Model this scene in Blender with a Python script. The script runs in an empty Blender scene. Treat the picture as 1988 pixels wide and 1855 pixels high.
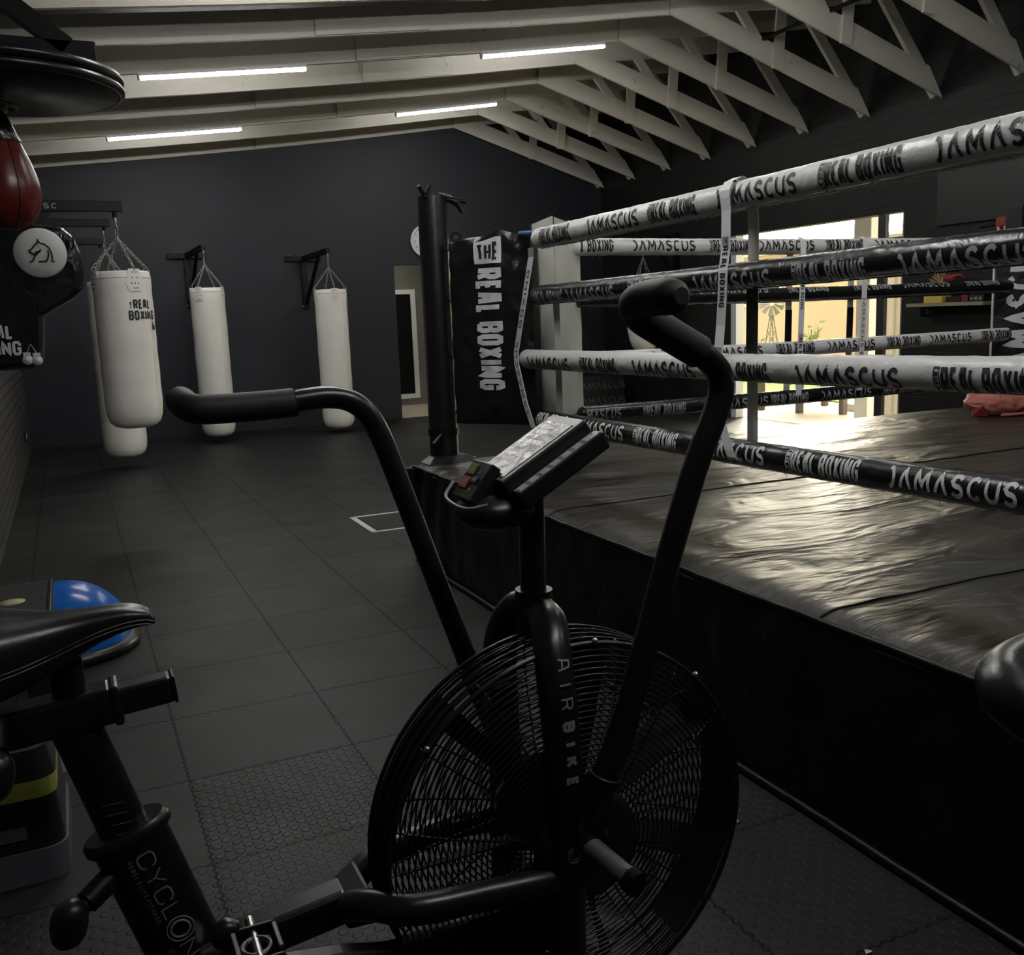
import bpy, math, random
from mathutils import Vector as V, Matrix, noise
random.seed(7)
PI = math.pi
SC = bpy.context.scene
COL = SC.collection

# ------------------------------------------------------------------ camera
cam = bpy.data.cameras.new('camera'); camo = bpy.data.objects.new('camera', cam); COL.objects.link(camo)
cam.sensor_fit = 'HORIZONTAL'; cam.sensor_width = 36.0; cam.lens = 36.0 * 1860.83 / 1988.0
cam.clip_start = 0.02; cam.clip_end = 200
YAW, PIT, ROL = .42781, -.167905, -.0388039
fw = V((math.sin(YAW)*math.cos(PIT), math.cos(YAW)*math.cos(PIT), math.sin(PIT)))
rt = V((math.cos(YAW), -math.sin(YAW), 0)); up = rt.cross(fw)
r2 = rt*math.cos(ROL) + up*math.sin(ROL); u2 = up*math.cos(ROL) - rt*math.sin(ROL)
camo.matrix_world = Matrix(((r2.x, u2.x, -fw.x, 0), (r2.y, u2.y, -fw.y, 0), (r2.z, u2.z, -fw.z, 1.333), (0, 0, 0, 1)))
SC.camera = camo
SC.view_settings.view_transform = 'Standard'; SC.view_settings.look = 'None'
SC.view_settings.gamma = 1.0; SC.view_settings.use_curve_mapping = False
SC.view_settings.exposure = 0.22

# ------------------------------------------------------------------ world: bright hazy sky, and the sun outside
w = bpy.data.worlds.new('sky'); SC.world = w; w.use_nodes = True
wt_ = w.node_tree; bg = wt_.nodes['Background']; bg.inputs['Color'].default_value = (1.0, .915, .71, 1)
# hazy back-lit sky: a broad glow round the low sun beyond the house, dimmer overhead and behind
GLOW = V((.74, .60, .30)).normalized()
_g = wt_.nodes.new('ShaderNodeNewGeometry'); _d = wt_.nodes.new('ShaderNodeVectorMath'); _d.operation = 'DOT_PRODUCT'; _d.inputs[1].default_value = GLOW
wt_.links.new(_g.outputs['Incoming'], _d.inputs[0])
def _m(op, a, b):
    n = wt_.nodes.new('ShaderNodeMath'); n.operation = op
    for i, x in enumerate((a, b)):
        if isinstance(x, (int, float)): n.inputs[i].default_value = x
        else: wt_.links.new(x, n.inputs[i])
    return n.outputs[0]
_s = _m('ADD', _m('MULTIPLY', _m('POWER', _m('MAXIMUM', _m('MULTIPLY', _d.outputs['Value'], -1.0), 0.0), 7.0), 26.0), 1.5)
wt_.links.new(_s, bg.inputs['Strength'])
def light(name, kind, loc, energy, color=(1, 1, 1), rot=None, **k):
    l = bpy.data.lights.new(name, kind); l.energy = energy; l.color = color
    for a, b in k.items(): setattr(l, a, b)
    o = bpy.data.objects.new(name, l); o.location = loc
    if rot: o.rotation_euler = rot
    COL.objects.link(o); return o
sun = light('sun', 'SUN', (10, 10, 12), 2.2, (1, .93, .78), None, angle=.02)
sun.rotation_euler = V((-.74, -.60, -.62)).to_track_quat('-Z', 'Y').to_euler()
light('sky_portal', 'AREA', (7.38, 8.3, 1.1), 1.0, (1, 1, 1), (0, -PI/2, 0), shape='RECTANGLE', size=2.2, size_y=2.8).data.cycles.is_portal = True
light('annex_lamp', 'AREA', (4.4, 13.4, 2.5), 9.0, (1, .93, .8), (0, 0, 0), shape='SQUARE', size=.4)
TUBE = 80.0     # emission strength of the ceiling tubes

# ------------------------------------------------------------------ materials
def mat(name, col, rough=.5, metal=0.0, spec=.5, bump=None, emit=None, coat=0.0, vary=0.0, vscale=6.0, rvary=0.0):
    m = bpy.data.materials.new(name); m.use_nodes = True
    nt = m.node_tree; b = nt.nodes['Principled BSDF']
    b.inputs['Base Color'].default_value = (*col, 1); b.inputs['Roughness'].default_value = rough
    b.inputs['Metallic'].default_value = metal; b.inputs['Specular IOR Level'].default_value = spec
    b.inputs['Coat Weight'].default_value = coat
    if emit: b.inputs['Emission Color'].default_value = (*emit[:3], 1); b.inputs['Emission Strength'].default_value = emit[3]
    tc = nt.nodes.new('ShaderNodeTexCoord')
    if bump or vary or rvary:
        n = nt.nodes.new('ShaderNodeTexNoise'); nt.links.new(tc.outputs['Object'], n.inputs['Vector'])
        n.inputs['Scale'].default_value = vscale; n.inputs['Detail'].default_value = 5
        if vary:
            mx = nt.nodes.new('ShaderNodeMix'); mx.data_type = 'RGBA'
            mx.inputs['A'].default_value = (*[c*(1-vary) for c in col], 1); mx.inputs['B'].default_value = (*[min(1, c*(1+vary)) for c in col], 1)
            nt.links.new(n.outputs['Fac'], mx.inputs['Factor']); nt.links.new(mx.outputs['Result'], b.inputs['Base Color'])
        if rvary:
            mr = nt.nodes.new('ShaderNodeMapRange'); mr.inputs['To Min'].default_value = rough - rvary; mr.inputs['To Max'].default_value = rough + rvary
            nt.links.new(n.outputs['Fac'], mr.inputs['Value']); nt.links.new(mr.outputs['Result'], b.inputs['Roughness'])
    if bump:
        n2 = nt.nodes.new('ShaderNodeTexNoise'); n2.inputs['Scale'].default_value = bump[0]; n2.inputs['Detail'].default_value = 4
        if len(bump) > 3: n2.inputs['Distortion'].default_value = bump[3]
        nt.links.new(tc.outputs['Object'], n2.inputs['Vector'])
        bp = nt.nodes.new('ShaderNodeBump'); bp.inputs['Strength'].default_value = bump[1]; bp.inputs['Distance'].default_value = bump[2]
        nt.links.new(n2.outputs['Fac'], bp.inputs['Height']); nt.links.new(bp.outputs['Normal'], b.inputs['Normal'])
    return m

class NT:
    """small helper that writes math nodes"""
    def __init__(s, m): s.nt = m.node_tree; s.b = s.nt.nodes['Principled BSDF']
    def node(s, t, **k):
        n = s.nt.nodes.new(t)
        for a, v in k.items(): setattr(n, a, v)
        return n
    def link(s, a, b): s.nt.links.new(a, b)
    def m(s, op, a, b=None, c=None):
        n = s.nt.nodes.new('ShaderNodeMath'); n.operation = op
        for i, x in enumerate((a, b, c)):
            if x is None: continue
            if isinstance(x, (int, float)): n.inputs[i].default_value = x
            else: s.nt.links.new(x, n.inputs[i])
        return n.outputs[0]
    def mixc(s, f, a, b):
        n = s.nt.nodes.new('ShaderNodeMix'); n.data_type = 'RGBA'
        for k, x in (('Factor', f), ('A', a), ('B', b)):
            if isinstance(x, tuple): n.inputs[k].default_value = (*x, 1)
            elif isinstance(x, (int, float)): n.inputs[k].default_value = x
            else: s.nt.links.new(x, n.inputs[k])
        return n.outputs['Result']
    def noise(s, vec, scale, detail=4, dist=0.0):
        n = s.node('ShaderNodeTexNoise'); n.inputs['Scale'].default_value = scale; n.inputs['Detail'].default_value = detail; n.inputs['Distortion'].default_value = dist
        if vec: s.link(vec, n.inputs['Vector'])
        return n.outputs['Fac']
    def mapping(s, vec, scale, rot=(0, 0, 0)):
        n = s.node('ShaderNodeMapping'); n.inputs['Scale'].default_value = scale; n.inputs['Rotation'].default_value = rot
        s.link(vec, n.inputs['Vector']); return n.outputs[0]
    def bump(s, h, strength, dist, prev=None):
        n = s.node('ShaderNodeBump'); n.inputs['Strength'].default_value = strength; n.inputs['Distance'].default_value = dist
        s.link(h, n.inputs['Height'])
        if prev: s.link(prev, n.inputs['Normal'])
        return n.outputs[0]

def rubber_floor():
    m = mat('rubber_tiles', (.03, .03, .03), .5, spec=.28); t = NT(m)
    tc = t.node('ShaderNodeTexCoord').outputs['Object']; sp = t.node('ShaderNodeSeparateXYZ'); t.link(tc, sp.inputs[0]); x, y = sp.outputs[0], sp.outputs[1]
    def seam(a, b, o):
        z = t.m('MULTIPLY', t.m('SUBTRACT', t.m('PINGPONG', t.m('MULTIPLY', b, 60), 1.0), .5), .008)
        f = t.m('FRACT', t.m('ADD', t.m('DIVIDE', t.m('SUBTRACT', t.m('ADD', a, z), o), .5), .5))
        return t.m('MULTIPLY', t.m('ABSOLUTE', t.m('SUBTRACT', f, .5)), .5)
    d = t.m('MINIMUM', seam(x, y, .203), seam(y, x, .348))
    s = t.m('MULTIPLY', t.m('LESS_THAN', d, .0034), .75)
    p = .05
    def lat(o):
        cx = t.m('SUBTRACT', t.m('FRACT', t.m('ADD', t.m('DIVIDE', x, p), o)), .5); cy = t.m('SUBTRACT', t.m('FRACT', t.m('ADD', t.m('DIVIDE', y, p), o)), .5)
        return t.m('SQRT', t.m('ADD', t.m('MULTIPLY', cx, cx), t.m('MULTIPLY', cy, cy)))
    dd = t.m('MULTIPLY', t.m('MINIMUM', lat(0.0), lat(.5)), p)
    mr = t.node('ShaderNodeMapRange', interpolation_type='SMOOTHSTEP'); mr.inputs['From Min'].default_value = .0135; mr.inputs['From Max'].default_value = .0105
    t.link(dd, mr.inputs['Value']); stud = mr.outputs[0]
    cb = t.node('ShaderNodeCombineXYZ'); t.link(t.m('FLOOR', t.m('DIVIDE', t.m('SUBTRACT', x, .203), .5)), cb.inputs[0]); t.link(t.m('FLOOR', t.m('DIVIDE', t.m('SUBTRACT', y, .348), .5)), cb.inputs[1])
    wn = t.node('ShaderNodeTexWhiteNoise', noise_dimensions='2D'); t.link(cb.outputs[0], wn.inputs['Vector']); rnd = wn.outputs['Value']
    # studded tiles lie near the bike; further off most tiles are turned smooth side up
    def between(q, a, b): return t.m('MULTIPLY', t.m('GREATER_THAN', q, a), t.m('LESS_THAN', q, b))
    near = t.m('LESS_THAN', y, 2.348)
    one = t.m('MULTIPLY', between(x, .203, .703), between(y, 2.348, 2.848))
    amp = t.m('ADD', t.m('ADD', t.m('MULTIPLY', near, .5), t.m('MULTIPLY', one, 1.3)), .03)
    h = t.m('MULTIPLY', stud, t.m('MULTIPLY', amp, t.m('ADD', .45, t.m('MULTIPLY', rnd, .55))))
    h = t.m('SUBTRACT', h, t.m('MULTIPLY', s, .9))
    n1 = t.noise(tc, 2.2, 5, .6); n2 = t.noise(tc, 60, 2)
    c = t.mixc(n1, (.011, .0112, .0115), (.023, .023, .0225))
    c = t.mixc(t.m('MULTIPLY', rnd, .35), c, (.024, .024, .024))
    c = t.mixc(t.m('MULTIPLY', stud, t.m('MULTIPLY', one, .8)), c, (.035, .035, .033))
    c = t.mixc(s, c, (.006, .006, .006)); t.link(c, t.b.inputs['Base Color'])
    r = t.m('ADD', t.m('MULTIPLY', n1, .26), .40); t.link(r, t.b.inputs['Roughness']); t.link(t.m('MULTIPLY', t.m('SUBTRACT', 1.0, s), .28), t.b.inputs['Specular IOR Level'])
    nb = t.bump(n2, .08, .002); nb = t.bump(h, .9, .004, nb); t.link(nb, t.b.inputs['Normal'])
    return m

def brick(name, a, b, mort, axis):
    m = mat(name, a, .6); t = NT(m)
    tc = t.node('ShaderNodeTexCoord').outputs['Object']; sp = t.node('ShaderNodeSeparateXYZ'); t.link(tc, sp.inputs[0])
    cb = t.node('ShaderNodeCombineXYZ'); t.link(sp.outputs[axis], cb.inputs[0]); t.link(sp.outputs[2], cb.inputs[1])
    br = t.node('ShaderNodeTexBrick'); t.link(cb.outputs[0], br.inputs['Vector'])
    br.inputs['Scale'].default_value = 1.0; br.inputs['Brick Width'].default_value = .232; br.inputs['Row Height'].default_value = .085; br.inputs['Mortar Size'].default_value = .007; br.inputs['Mortar Smooth'].default_value = .5
    br.inputs['Color1'].default_value = (*a, 1); br.inputs['Color2'].default_value = (*b, 1); br.inputs['Mortar'].default_value = (*mort, 1)
    t.link(br.outputs['Color'], t.b.inputs['Base Color'])
    inv = t.m('SUBTRACT', 1.0, br.outputs['Fac']); nz = t.noise(tc, 18, 5)
    nb = t.bump(inv, 1.0 if axis == 1 and a[0] > .02 else .3, .008); t.link(t.bump(nz, .35, .006, nb), t.b.inputs['Normal'])
    return m

def canvas_mat():
    m = mat('vinyl_canvas', (.03, .028, .023), .34); t = NT(m)
    tc = t.node('ShaderNodeTexCoord').outputs['Object']
    a = t.noise(t.mapping(tc, (2.4, 9, 1), (0, 0, .28)), 2.2, 4, .9)
    b = t.noise(t.mapping(tc, (1.0, 2.2, 1), (0, 0, -.3)), 1.6, 3, 1.0)
    c = t.noise(t.mapping(tc, (9, 26, 1), (0, 0, .45)), 2.0, 4, 2.5)
    g = t.noise(tc, 3.5, 4, .5)
    t.link(t.mixc(g, (.014, .0125, .008), (.036, .031, .018)), t.b.inputs['Base Color'])
    t.link(t.m('ADD', t.m('MULTIPLY', g, .16), .27), t.b.inputs['Roughness'])
    sp = t.node('ShaderNodeSeparateXYZ'); t.link(tc, sp.inputs[0])
    s1 = t.m('LESS_THAN', t.m('ABSOLUTE', t.m('SUBTRACT', sp.outputs[1], 1.806)), .004)
    s2 = t.m('LESS_THAN', t.m('ABSOLUTE', t.m('SUBTRACT', sp.outputs[1], 3.32)), .004)
    seam = t.m('MAXIMUM', s1, s2)
    n = t.bump(b, .8, .05); n = t.bump(a, .40, .014, n); n = t.bump(c, .14, .004, n); n = t.bump(t.m('SUBTRACT', 1.0, seam), .8, .004, n)
    t.link(n, t.b.inputs['Normal'])
    return m

def wood_paint():
    m = mat('cream_painted_timber', (.42, .40, .345), .55); t = NT(m)
    tc = t.node('ShaderNodeTexCoord').outputs['Object']
    a = t.noise(t.mapping(tc, (1, 1, 6)), 1.4, 5, .8); b = t.noise(tc, 7, 4, 1.5)
    c = t.mixc(a, (.47, .45, .385), (.60, .58, .51))
    st = t.node('ShaderNodeMapRange'); st.inputs['From Min'].default_value = .68; st.inputs['From Max'].default_value = .73; t.link(b, st.inputs['Value'])
    t.link(t.mixc(t.m('MULTIPLY', st.outputs[0], .5), c, (.16, .13, .10)), t.b.inputs['Base Color'])
    t.link(t.bump(b, .25, .004), t.b.inputs['Normal'])
    return m

M = {}
M['floor'] = rubber_floor()
M['brick_l'] = brick('painted_brick', (.045, .044, .04), (.065, .063, .058), (.010, .010, .010), 1)
M['brick_r'] = brick('black_brick', (.0055, .0055, .0055), (.0075, .0075, .0075), (.0035, .0035, .0035), 1)
M['wall'] = mat('navy_plaster', (.0112, .0132, .0200), .62, vary=.18, vscale=1.3, bump=(14, .15, .004))
M['dark_ceiling'] = mat('dark_roof_sheet', (.03, .03, .031), .7, vary=.2)
M['timber'] = wood_paint()
M['canvas'] = canvas_mat()
M['skirt'] = mat('black_vinyl', (.004, .004, .0045), .42, spec=.3, bump=(5, .5, .02, 1.0), rvary=.08)
M['black'] = mat('matt_black_steel', (.006, .006, .0064), .45, spec=.22)
M['target'] = mat('target_white', (.62, .63, .62), .38, vary=.05)
M['satin'] = mat('satin_black_paint', (.010, .010, .011), .3)
M['foam'] = mat('black_foam', (.014, .014, .015), .6, bump=(300, .2, .001))
M['plastic'] = mat('black_plastic', (.011, .011, .012), .35)
M['leather'] = mat('black_leatherette', (.012, .012, .013), .3, bump=(260, .25, .001))
M['vinyl_black'] = mat('gloss_black_vinyl', (.010, .010, .011), .27, bump=(9, .45, .012, 1.4))
M['vinyl_white'] = mat('white_vinyl', (.66, .67, .67), .30, bump=(20, .6, .010, .5), vary=.06)
M['bag_white'] = mat('white_bag_leather', (.89, .875, .82), .42, vary=.10, vscale=4, bump=(11, .22, .006, .6))
M['pad_white'] = mat('aged_white_vinyl', (.60, .61, .55), .35, bump=(6, .3, .01), vary=.08)
M['print_white'] = mat('white_print', (.66, .67, .68), .5)
M['print_black'] = mat('black_print', (.012, .012, .012), .5)
M['print_grey'] = mat('grey_print', (.26, .27, .29), .5)
M['print_dim'] = mat('dark_grey_print', (.10, .105, .115), .5)
M['webbing'] = mat('white_webbing', (.74, .76, .78), .6)
M['webbing_grey'] = mat('grey_webbing', (.60, .60, .57), .65)
M['chrome'] = mat('chromed_steel', (.55, .55, .54), .28, metal=1)
M['chain'] = mat('zinc_chain', (.36, .36, .34), .4, metal=.9)
M['thread'] = mat('loose_thread', (.6, .57, .42), .8)
M['blue_rope'] = mat('blue_cord', (.10, .22, .42), .7)
M['red_leather'] = mat('red_leather', (.13, .016, .014), .3, vary=.2, bump=(120, .2, .001))
M['red_pad'] = mat('red_padding', (.26, .028, .022), .55)
M['tube'] = mat('lit_diffuser', (.9, .9, .9), .4, emit=(1, .985, .95, TUBE))
M['white_metal'] = mat('white_lamp_body', (.7, .7, .7), .4)
M['white_frame'] = mat('white_frame_paint', (.75, .76, .75), .45)
M['mirror'] = mat('mirror_glass', (.7, .72, .7), .04, metal=1)
M['annex'] = mat('annex_grey_paint', (.17, .165, .14), .6, vary=.06)
M['annex_floor'] = mat('annex_pale_tiles', (.55, .50, .38), .35, vary=.1)
M['blue'] = mat('blue_rubber', (.010, .13, .52), .22, rvary=.04)
M['grey_base'] = mat('grey_plastic', (.09, .095, .11), .5)
M['lime'] = mat('yellow_green_band', (.28, .30, .055), .5)
M['label'] = mat('cream_sticker', (.42, .40, .22), .6)
M['tape'] = mat('white_tape', (.6, .6, .6), .6, vary=.1)
M['screen'] = mat('lcd_film', (.17, .18, .18), .16, bump=(45, .35, .004, 2.0))
M['bezel'] = mat('grey_bezel', (.20, .205, .20), .35)
M['green_btn'] = mat('olive_button', (.17, .17, .035), .5)
M['red_btn'] = mat('red_button', (.36, .035, .03), .5)
M['pink'] = mat('pink_leatherette', (.62, .22, .18), .55, bump=(22, .35, .01, 1.2), vary=.12)
M['plaid'] = mat('dark_red_lining', (.22, .035, .035), .6, vary=.5, vscale=40)
M['cream_trim'] = mat('cream_band', (.70, .55, .32), .6)
M['shelf'] = mat('raw_shelf_wood', (.36, .30, .21), .6, vary=.15)
M['yellow'] = mat('yellow_card', (.75, .55, .12), .55)
M['box_black'] = mat('black_card', (.012, .012, .012), .45)
M['box_red'] = mat('dark_red_card', (.16, .014, .016), .5)
M['straw'] = mat('dried_straw', (.45, .33, .16), .8)
M['ivory'] = mat('ivory', (.65, .55, .38), .6)
M['peach'] = mat('peach_render', (.90, .69, .49), .9, vary=.04)
M['cream'] = mat('cream_render', (.78, .77, .70), .85)
M['roof'] = mat('pale_roof_tiles', (.66, .52, .38), .8, vary=.15, vscale=9)
M['grass'] = mat('lawn', (.17, .26, .045), .9, vary=.35, vscale=25)
M['leaf'] = mat('leaf_green', (.26, .36, .07), .7, vary=.3, vscale=20)
M['stem'] = mat('woody_stem', (.19, .15, .10), .8)
M['paving'] = mat('sunlit_paving', (.66, .60, .50), .7, vary=.08)
M['post_wood'] = mat('weathered_timber', (.16, .135, .11), .8)
M['galv'] = mat('galvanised_steel', (.40, .37, .32), .55, metal=.5)
M['curtain'] = mat('beige_curtain', (.34, .31, .24), .85, vary=.25, vscale=9)
M['frame_dark'] = mat('charcoal_aluminium', (.035, .037, .042), .4)
def curtain_cloth():
    m = M['curtain']; nt = m.node_tree; tl = nt.nodes.new('ShaderNodeBsdfTranslucent'); tl.inputs['Color'].default_value = (.24, .22, .17, 1)
    mx = nt.nodes.new('ShaderNodeMixShader'); mx.inputs[0].default_value = .5
    nt.links.new(nt.nodes['Principled BSDF'].outputs[0], mx.inputs[1]); nt.links.new(tl.outputs[0], mx.inputs[2]); nt.links.new(mx.outputs[0], nt.nodes['Material Output'].inputs[0])
curtain_cloth()
def glass():
    m = bpy.data.materials.new('clear_glass'); m.use_nodes = True; nt = m.node_tree; nt.nodes.clear()
    o = nt.nodes.new('ShaderNodeOutputMaterial'); a = nt.nodes.new('ShaderNodeBsdfTransparent'); g = nt.nodes.new('ShaderNodeBsdfGlossy'); g.inputs['Roughness'].default_value = .02
    x = nt.nodes.new('ShaderNodeMixShader'); x.inputs[0].default_value = .07
    nt.links.new(a.outputs[0], x.inputs[1]); nt.links.new(g.outputs[0], x.inputs[2]); nt.links.new(x.outputs[0], o.inputs[0])
    return m
M['glass'] = glass()

# ------------------------------------------------------------------ mesh builder
class MB:
    def __init__(s): s.v = []; s.f = []; s.s = []
    def add(s, vs, fs, smooth=False):
        o = len(s.v); s.v += [tuple(x) for x in vs]; s.f += [tuple(i+o for i in f) for f in fs]; s.s += [smooth]*len(fs); return s
    def box(s, x0, x1, y0, y1, z0, z1):
        return s.add([(x0, y0, z0), (x1, y0, z0), (x1, y1, z0), (x0, y1, z0), (x0, y0, z1), (x1, y0, z1), (x1, y1, z1), (x0, y1, z1)],
                     [(0, 3, 2, 1), (4, 5, 6, 7), (0, 1, 5, 4), (1, 2, 6, 5), (2, 3, 7, 6), (3, 0, 4, 7)])
    def hexa(s, b, t):
        """eight-cornered block from four lower and four upper points"""
        return s.add(list(b)+list(t), [(0, 3, 2, 1), (4, 5, 6, 7), (0, 1, 5, 4), (1, 2, 6, 5), (2, 3, 7, 6), (3, 0, 4, 7)])
    def beam(s, p0, p1, wd, dp, upv=(0, 0, 1)):
        p0, p1 = V(p0), V(p1); d = (p1-p0).normalized(); u = V(upv); u = (u - d*u.dot(d)).normalized(); r = d.cross(u)
        q = [[p + r*(a*wd/2) + u*(b*dp/2) for a, b in ((-1, -1), (1, -1), (1, 1), (-1, 1))] for p in (p0, p1)]
        return s.hexa(q[0], q[1])
    def tube(s, pts, r, n=12, cap=True, closed=False, flat=None, phase=0.0, uref=None):
        pts = [V(p) for p in pts]; m = len(pts); rs = r if isinstance(r, (list, tuple)) else [r]*m
        tan = []
        for i in range(m):
            a = pts[(i-1) % m] if (closed or i) else pts[i]; b = pts[(i+1) % m] if (closed or i < m-1) else pts[i]
            tan.append((b-a).normalized())
        u = tan[0].orthogonal().normalized()
        if abs(tan[0].z) < .9: u = (V((0, 0, 1)) - tan[0]*tan[0].z).normalized()
        if uref: u = V(uref)
        vs = []
        for i in range(m):
            u = (u - tan[i]*u.dot(tan[i])).normalized(); w_ = tan[i].cross(u)
            for k in range(n):
                a = 2*PI*k/n + phase
                vs.append(pts[i] + (u*math.cos(a)*(flat or 1.0) + w_*math.sin(a))*rs[i])
        fs = []
        for i in range(m if closed else m-1):
            j = (i+1) % m
            for k in range(n): fs.append((i*n+k, i*n+(k+1) % n, j*n+(k+1) % n, j*n+k))
        s.add(vs, fs, True)
        if cap and not closed:
            s.add(vs[:n], [tuple(range(n-1, -1, -1))]); s.add(vs[-n:], [tuple(range(n))])
        return s
    def lathe(s, prof, n=32, c=(0, 0, 0), axis=(0, 0, 1), fn=None):
        ax = V(axis).normalized(); a = ax.orthogonal().normalized()
        if abs(ax.z) > .9: a = V((1, 0, 0))
        b = ax.cross(a); c = V(c); vs = []
        for i, (r, z) in enumerate(prof):
            for k in range(n):
                t = 2*PI*k/n; rr = r*(fn(t, z) if fn else 1)
                vs.append(c + ax*z + (a*math.cos(t) + b*math.sin(t))*rr)
        fs = [(i*n+k, i*n+(k+1) % n, (i+1)*n+(k+1) % n, (i+1)*n+k) for i in range(len(prof)-1) for k in range(n)]
        s.add(vs, fs, True)
        if prof[0][0] > 1e-5: s.add(vs[:n], [tuple(range(n-1, -1, -1))])
        if prof[-1][0] > 1e-5: s.add(vs[-n:], [tuple(range(n))])
        return s
    def cyl(s, p0, p1, r, n=16): return s.tube([p0, p1], r, n)
    def torus(s, c, nrm, R, r, n=32, m=8, sx=1.0):
        nrm = V(nrm).normalized(); a = nrm.orthogonal().normalized(); b = nrm.cross(a); c = V(c); vs = []
        for i in range(n):
            t = 2*PI*i/n; d = a*math.cos(t)*sx + b*math.sin(t); dn = (a*math.cos(t) + b*math.sin(t)).normalized()
            for k in range(m):
                p = 2*PI*k/m; vs.append(c + d*R + dn*(math.cos(p)*r) + nrm*(math.sin(p)*r))
        return s.add(vs, [(i*m+k, i*m+(k+1) % m, ((i+1) % n)*m+(k+1) % m, ((i+1) % n)*m+k) for i in range(n) for k in range(m)], True)
    def ball(s, c, r, n=16, m=10):
        c = V(c); rx, ry, rz = r if isinstance(r, (tuple, list)) else (r, r, r)
        vs = [c + V((rx*math.sin(PI*i/m)*math.cos(2*PI*k/n), ry*math.sin(PI*i/m)*math.sin(2*PI*k/n), -rz*math.cos(PI*i/m))) for i in range(m+1) for k in range(n)]
        return s.add(vs, [(i*n+k, i*n+(k+1) % n, (i+1)*n+(k+1) % n, (i+1)*n+k) for i in range(m) for k in range(n)], True)
    def grid(s, fn, nu, nv, smooth=True):
        vs = [fn(i/nu, j/nv) for j in range(nv+1) for i in range(nu+1)]
        return s.add(vs, [(j*(nu+1)+i, j*(nu+1)+i+1, (j+1)*(nu+1)+i+1, (j+1)*(nu+1)+i) for j in range(nv) for i in range(nu)], smooth)
    def chain(s, p0, p1, pitch=.028, r=.0028, wd=.009):
        p0, p1 = V(p0), V(p1); d = p1-p0; n = max(2, int(d.length/pitch)); dn = d.normalized(); o = dn.orthogonal().normalized()
        for i in range(n):
            c = p0 + d*((i+.5)/n); nr = o if i % 2 else dn.cross(o); L = d.length/n*.68
            a = nr.cross(dn); pts = [c + dn*(math.cos(t)*L) + a*(math.sin(t)*wd) for t in [2*PI*k/8 for k in range(8)]]
            s.tube(pts, r, 5, closed=True)
        return s
    def ribbons(s, strokes, t, fn, seg=.12):
        """flat lettering strokes (2-D polylines) laid on a surface by fn(u, v)"""
        for st in strokes:
            p = []
            for a, b in zip(st[:-1], st[1:]):
                L = math.dist(a, b); k = max(1, int(math.ceil(L/seg)))
                p += [(a[0]+(b[0]-a[0])*i/k, a[1]+(b[1]-a[1])*i/k) for i in range(k)]
            p.append(st[-1]); closed = math.dist(st[0], st[-1]) < 1e-6
            n = len(p); L_, R_ = [], []
            for i in range(n):
                def dr(a, b):
                    l = math.dist(a, b) or 1; return ((b[0]-a[0])/l, (b[1]-a[1])/l)
                d0 = dr(p[i-1], p[i]) if i else (dr(p[-2], p[-1]) if closed else dr(p[0], p[1]))
                d1 = dr(p[i], p[i+1]) if i < n-1 else (dr(p[0], p[1]) if closed else dr(p[-2], p[-1]))
                nx, ny = -(d0[1]+d1[1]), d0[0]+d1[0]; l = math.hypot(nx, ny) or 1; nx, ny = nx/l, ny/l
                c = max(.55, nx*-d0[1] + ny*d0[0]); hw = t/2/c
                L_.append(fn(p[i][0]+nx*hw, p[i][1]+ny*hw)); R_.append(fn(p[i][0]-nx*hw, p[i][1]-ny*hw))
            s.add(L_+R_, [(i, n+i, n+i+1, i+1) for i in range(n-1)])
        return s

def obj(name, mb, m, parent=None, bev=0.0, local=False, seg=2):
    me = bpy.data.meshes.new(name); me.from_pydata(mb.v, [], mb.f); me.polygons.foreach_set('use_smooth', mb.s); me.update()
    me.materials.append(M[m] if isinstance(m, str) else m)
    o = bpy.data.objects.new(name, me); COL.objects.link(o)
    if parent is not None:
        o.parent = parent
        if not local and parent.type == 'EMPTY': o.matrix_parent_inverse = (Matrix.Translation(parent.location) @ parent.rotation_euler.to_matrix().to_4x4()).inverted()
    if bev:
        b = o.modifiers.new('bevel', 'BEVEL'); b.width = bev; b.segments = seg; b.limit_method = 'ANGLE'; b.angle_limit = .6
    return o
def tag(o, label=None, cat=None, group=None, kind=None):
    for k, x in (('label', label), ('category', cat), ('group', group), ('kind', kind)):
        if x: o[k] = x
    return o
def thing(name, label, cat, loc=(0, 0, 0), rz=0.0, group=None):
    o = bpy.data.objects.new(name, None); COL.objects.link(o); o.location = loc; o.rotation_euler = (0, 0, rz); o.empty_display_size = .1
    return tag(o, label, cat, group)
def struct(name, mb, m, **k): return tag(obj(name, mb, m, **k), kind='structure')
def dup(root, loc, label=None, group=None, rz=None):
    r = root.copy(); COL.objects.link(r); r.location = loc
    if rz is not None: r.rotation_euler = (0, 0, rz)
    if label: r['label'] = label
    if group: r['group'] = group
    for ch in list(root.children):
        c = ch.copy(); COL.objects.link(c); c.parent = r
        for g in ch.children:
            d = g.copy(); COL.objects.link(d); d.parent = c
    return r
def smooth(pts, k=5):
    """Catmull-Rom through the points"""
    P = [V(p) for p in pts]; P = [P[0]*2-P[1]] + P + [P[-1]*2-P[-2]]; out = []
    for i in range(1, len(P)-2):
        for j in range(k):
            t = j/k; a, b, c, d = P[i-1:i+3]
            out.append(.5*((2*b) + (c-a)*t + (2*a-5*b+4*c-d)*t*t + (3*b-a-3*c+d)*t**3))
    return out + [P[-2]]

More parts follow.
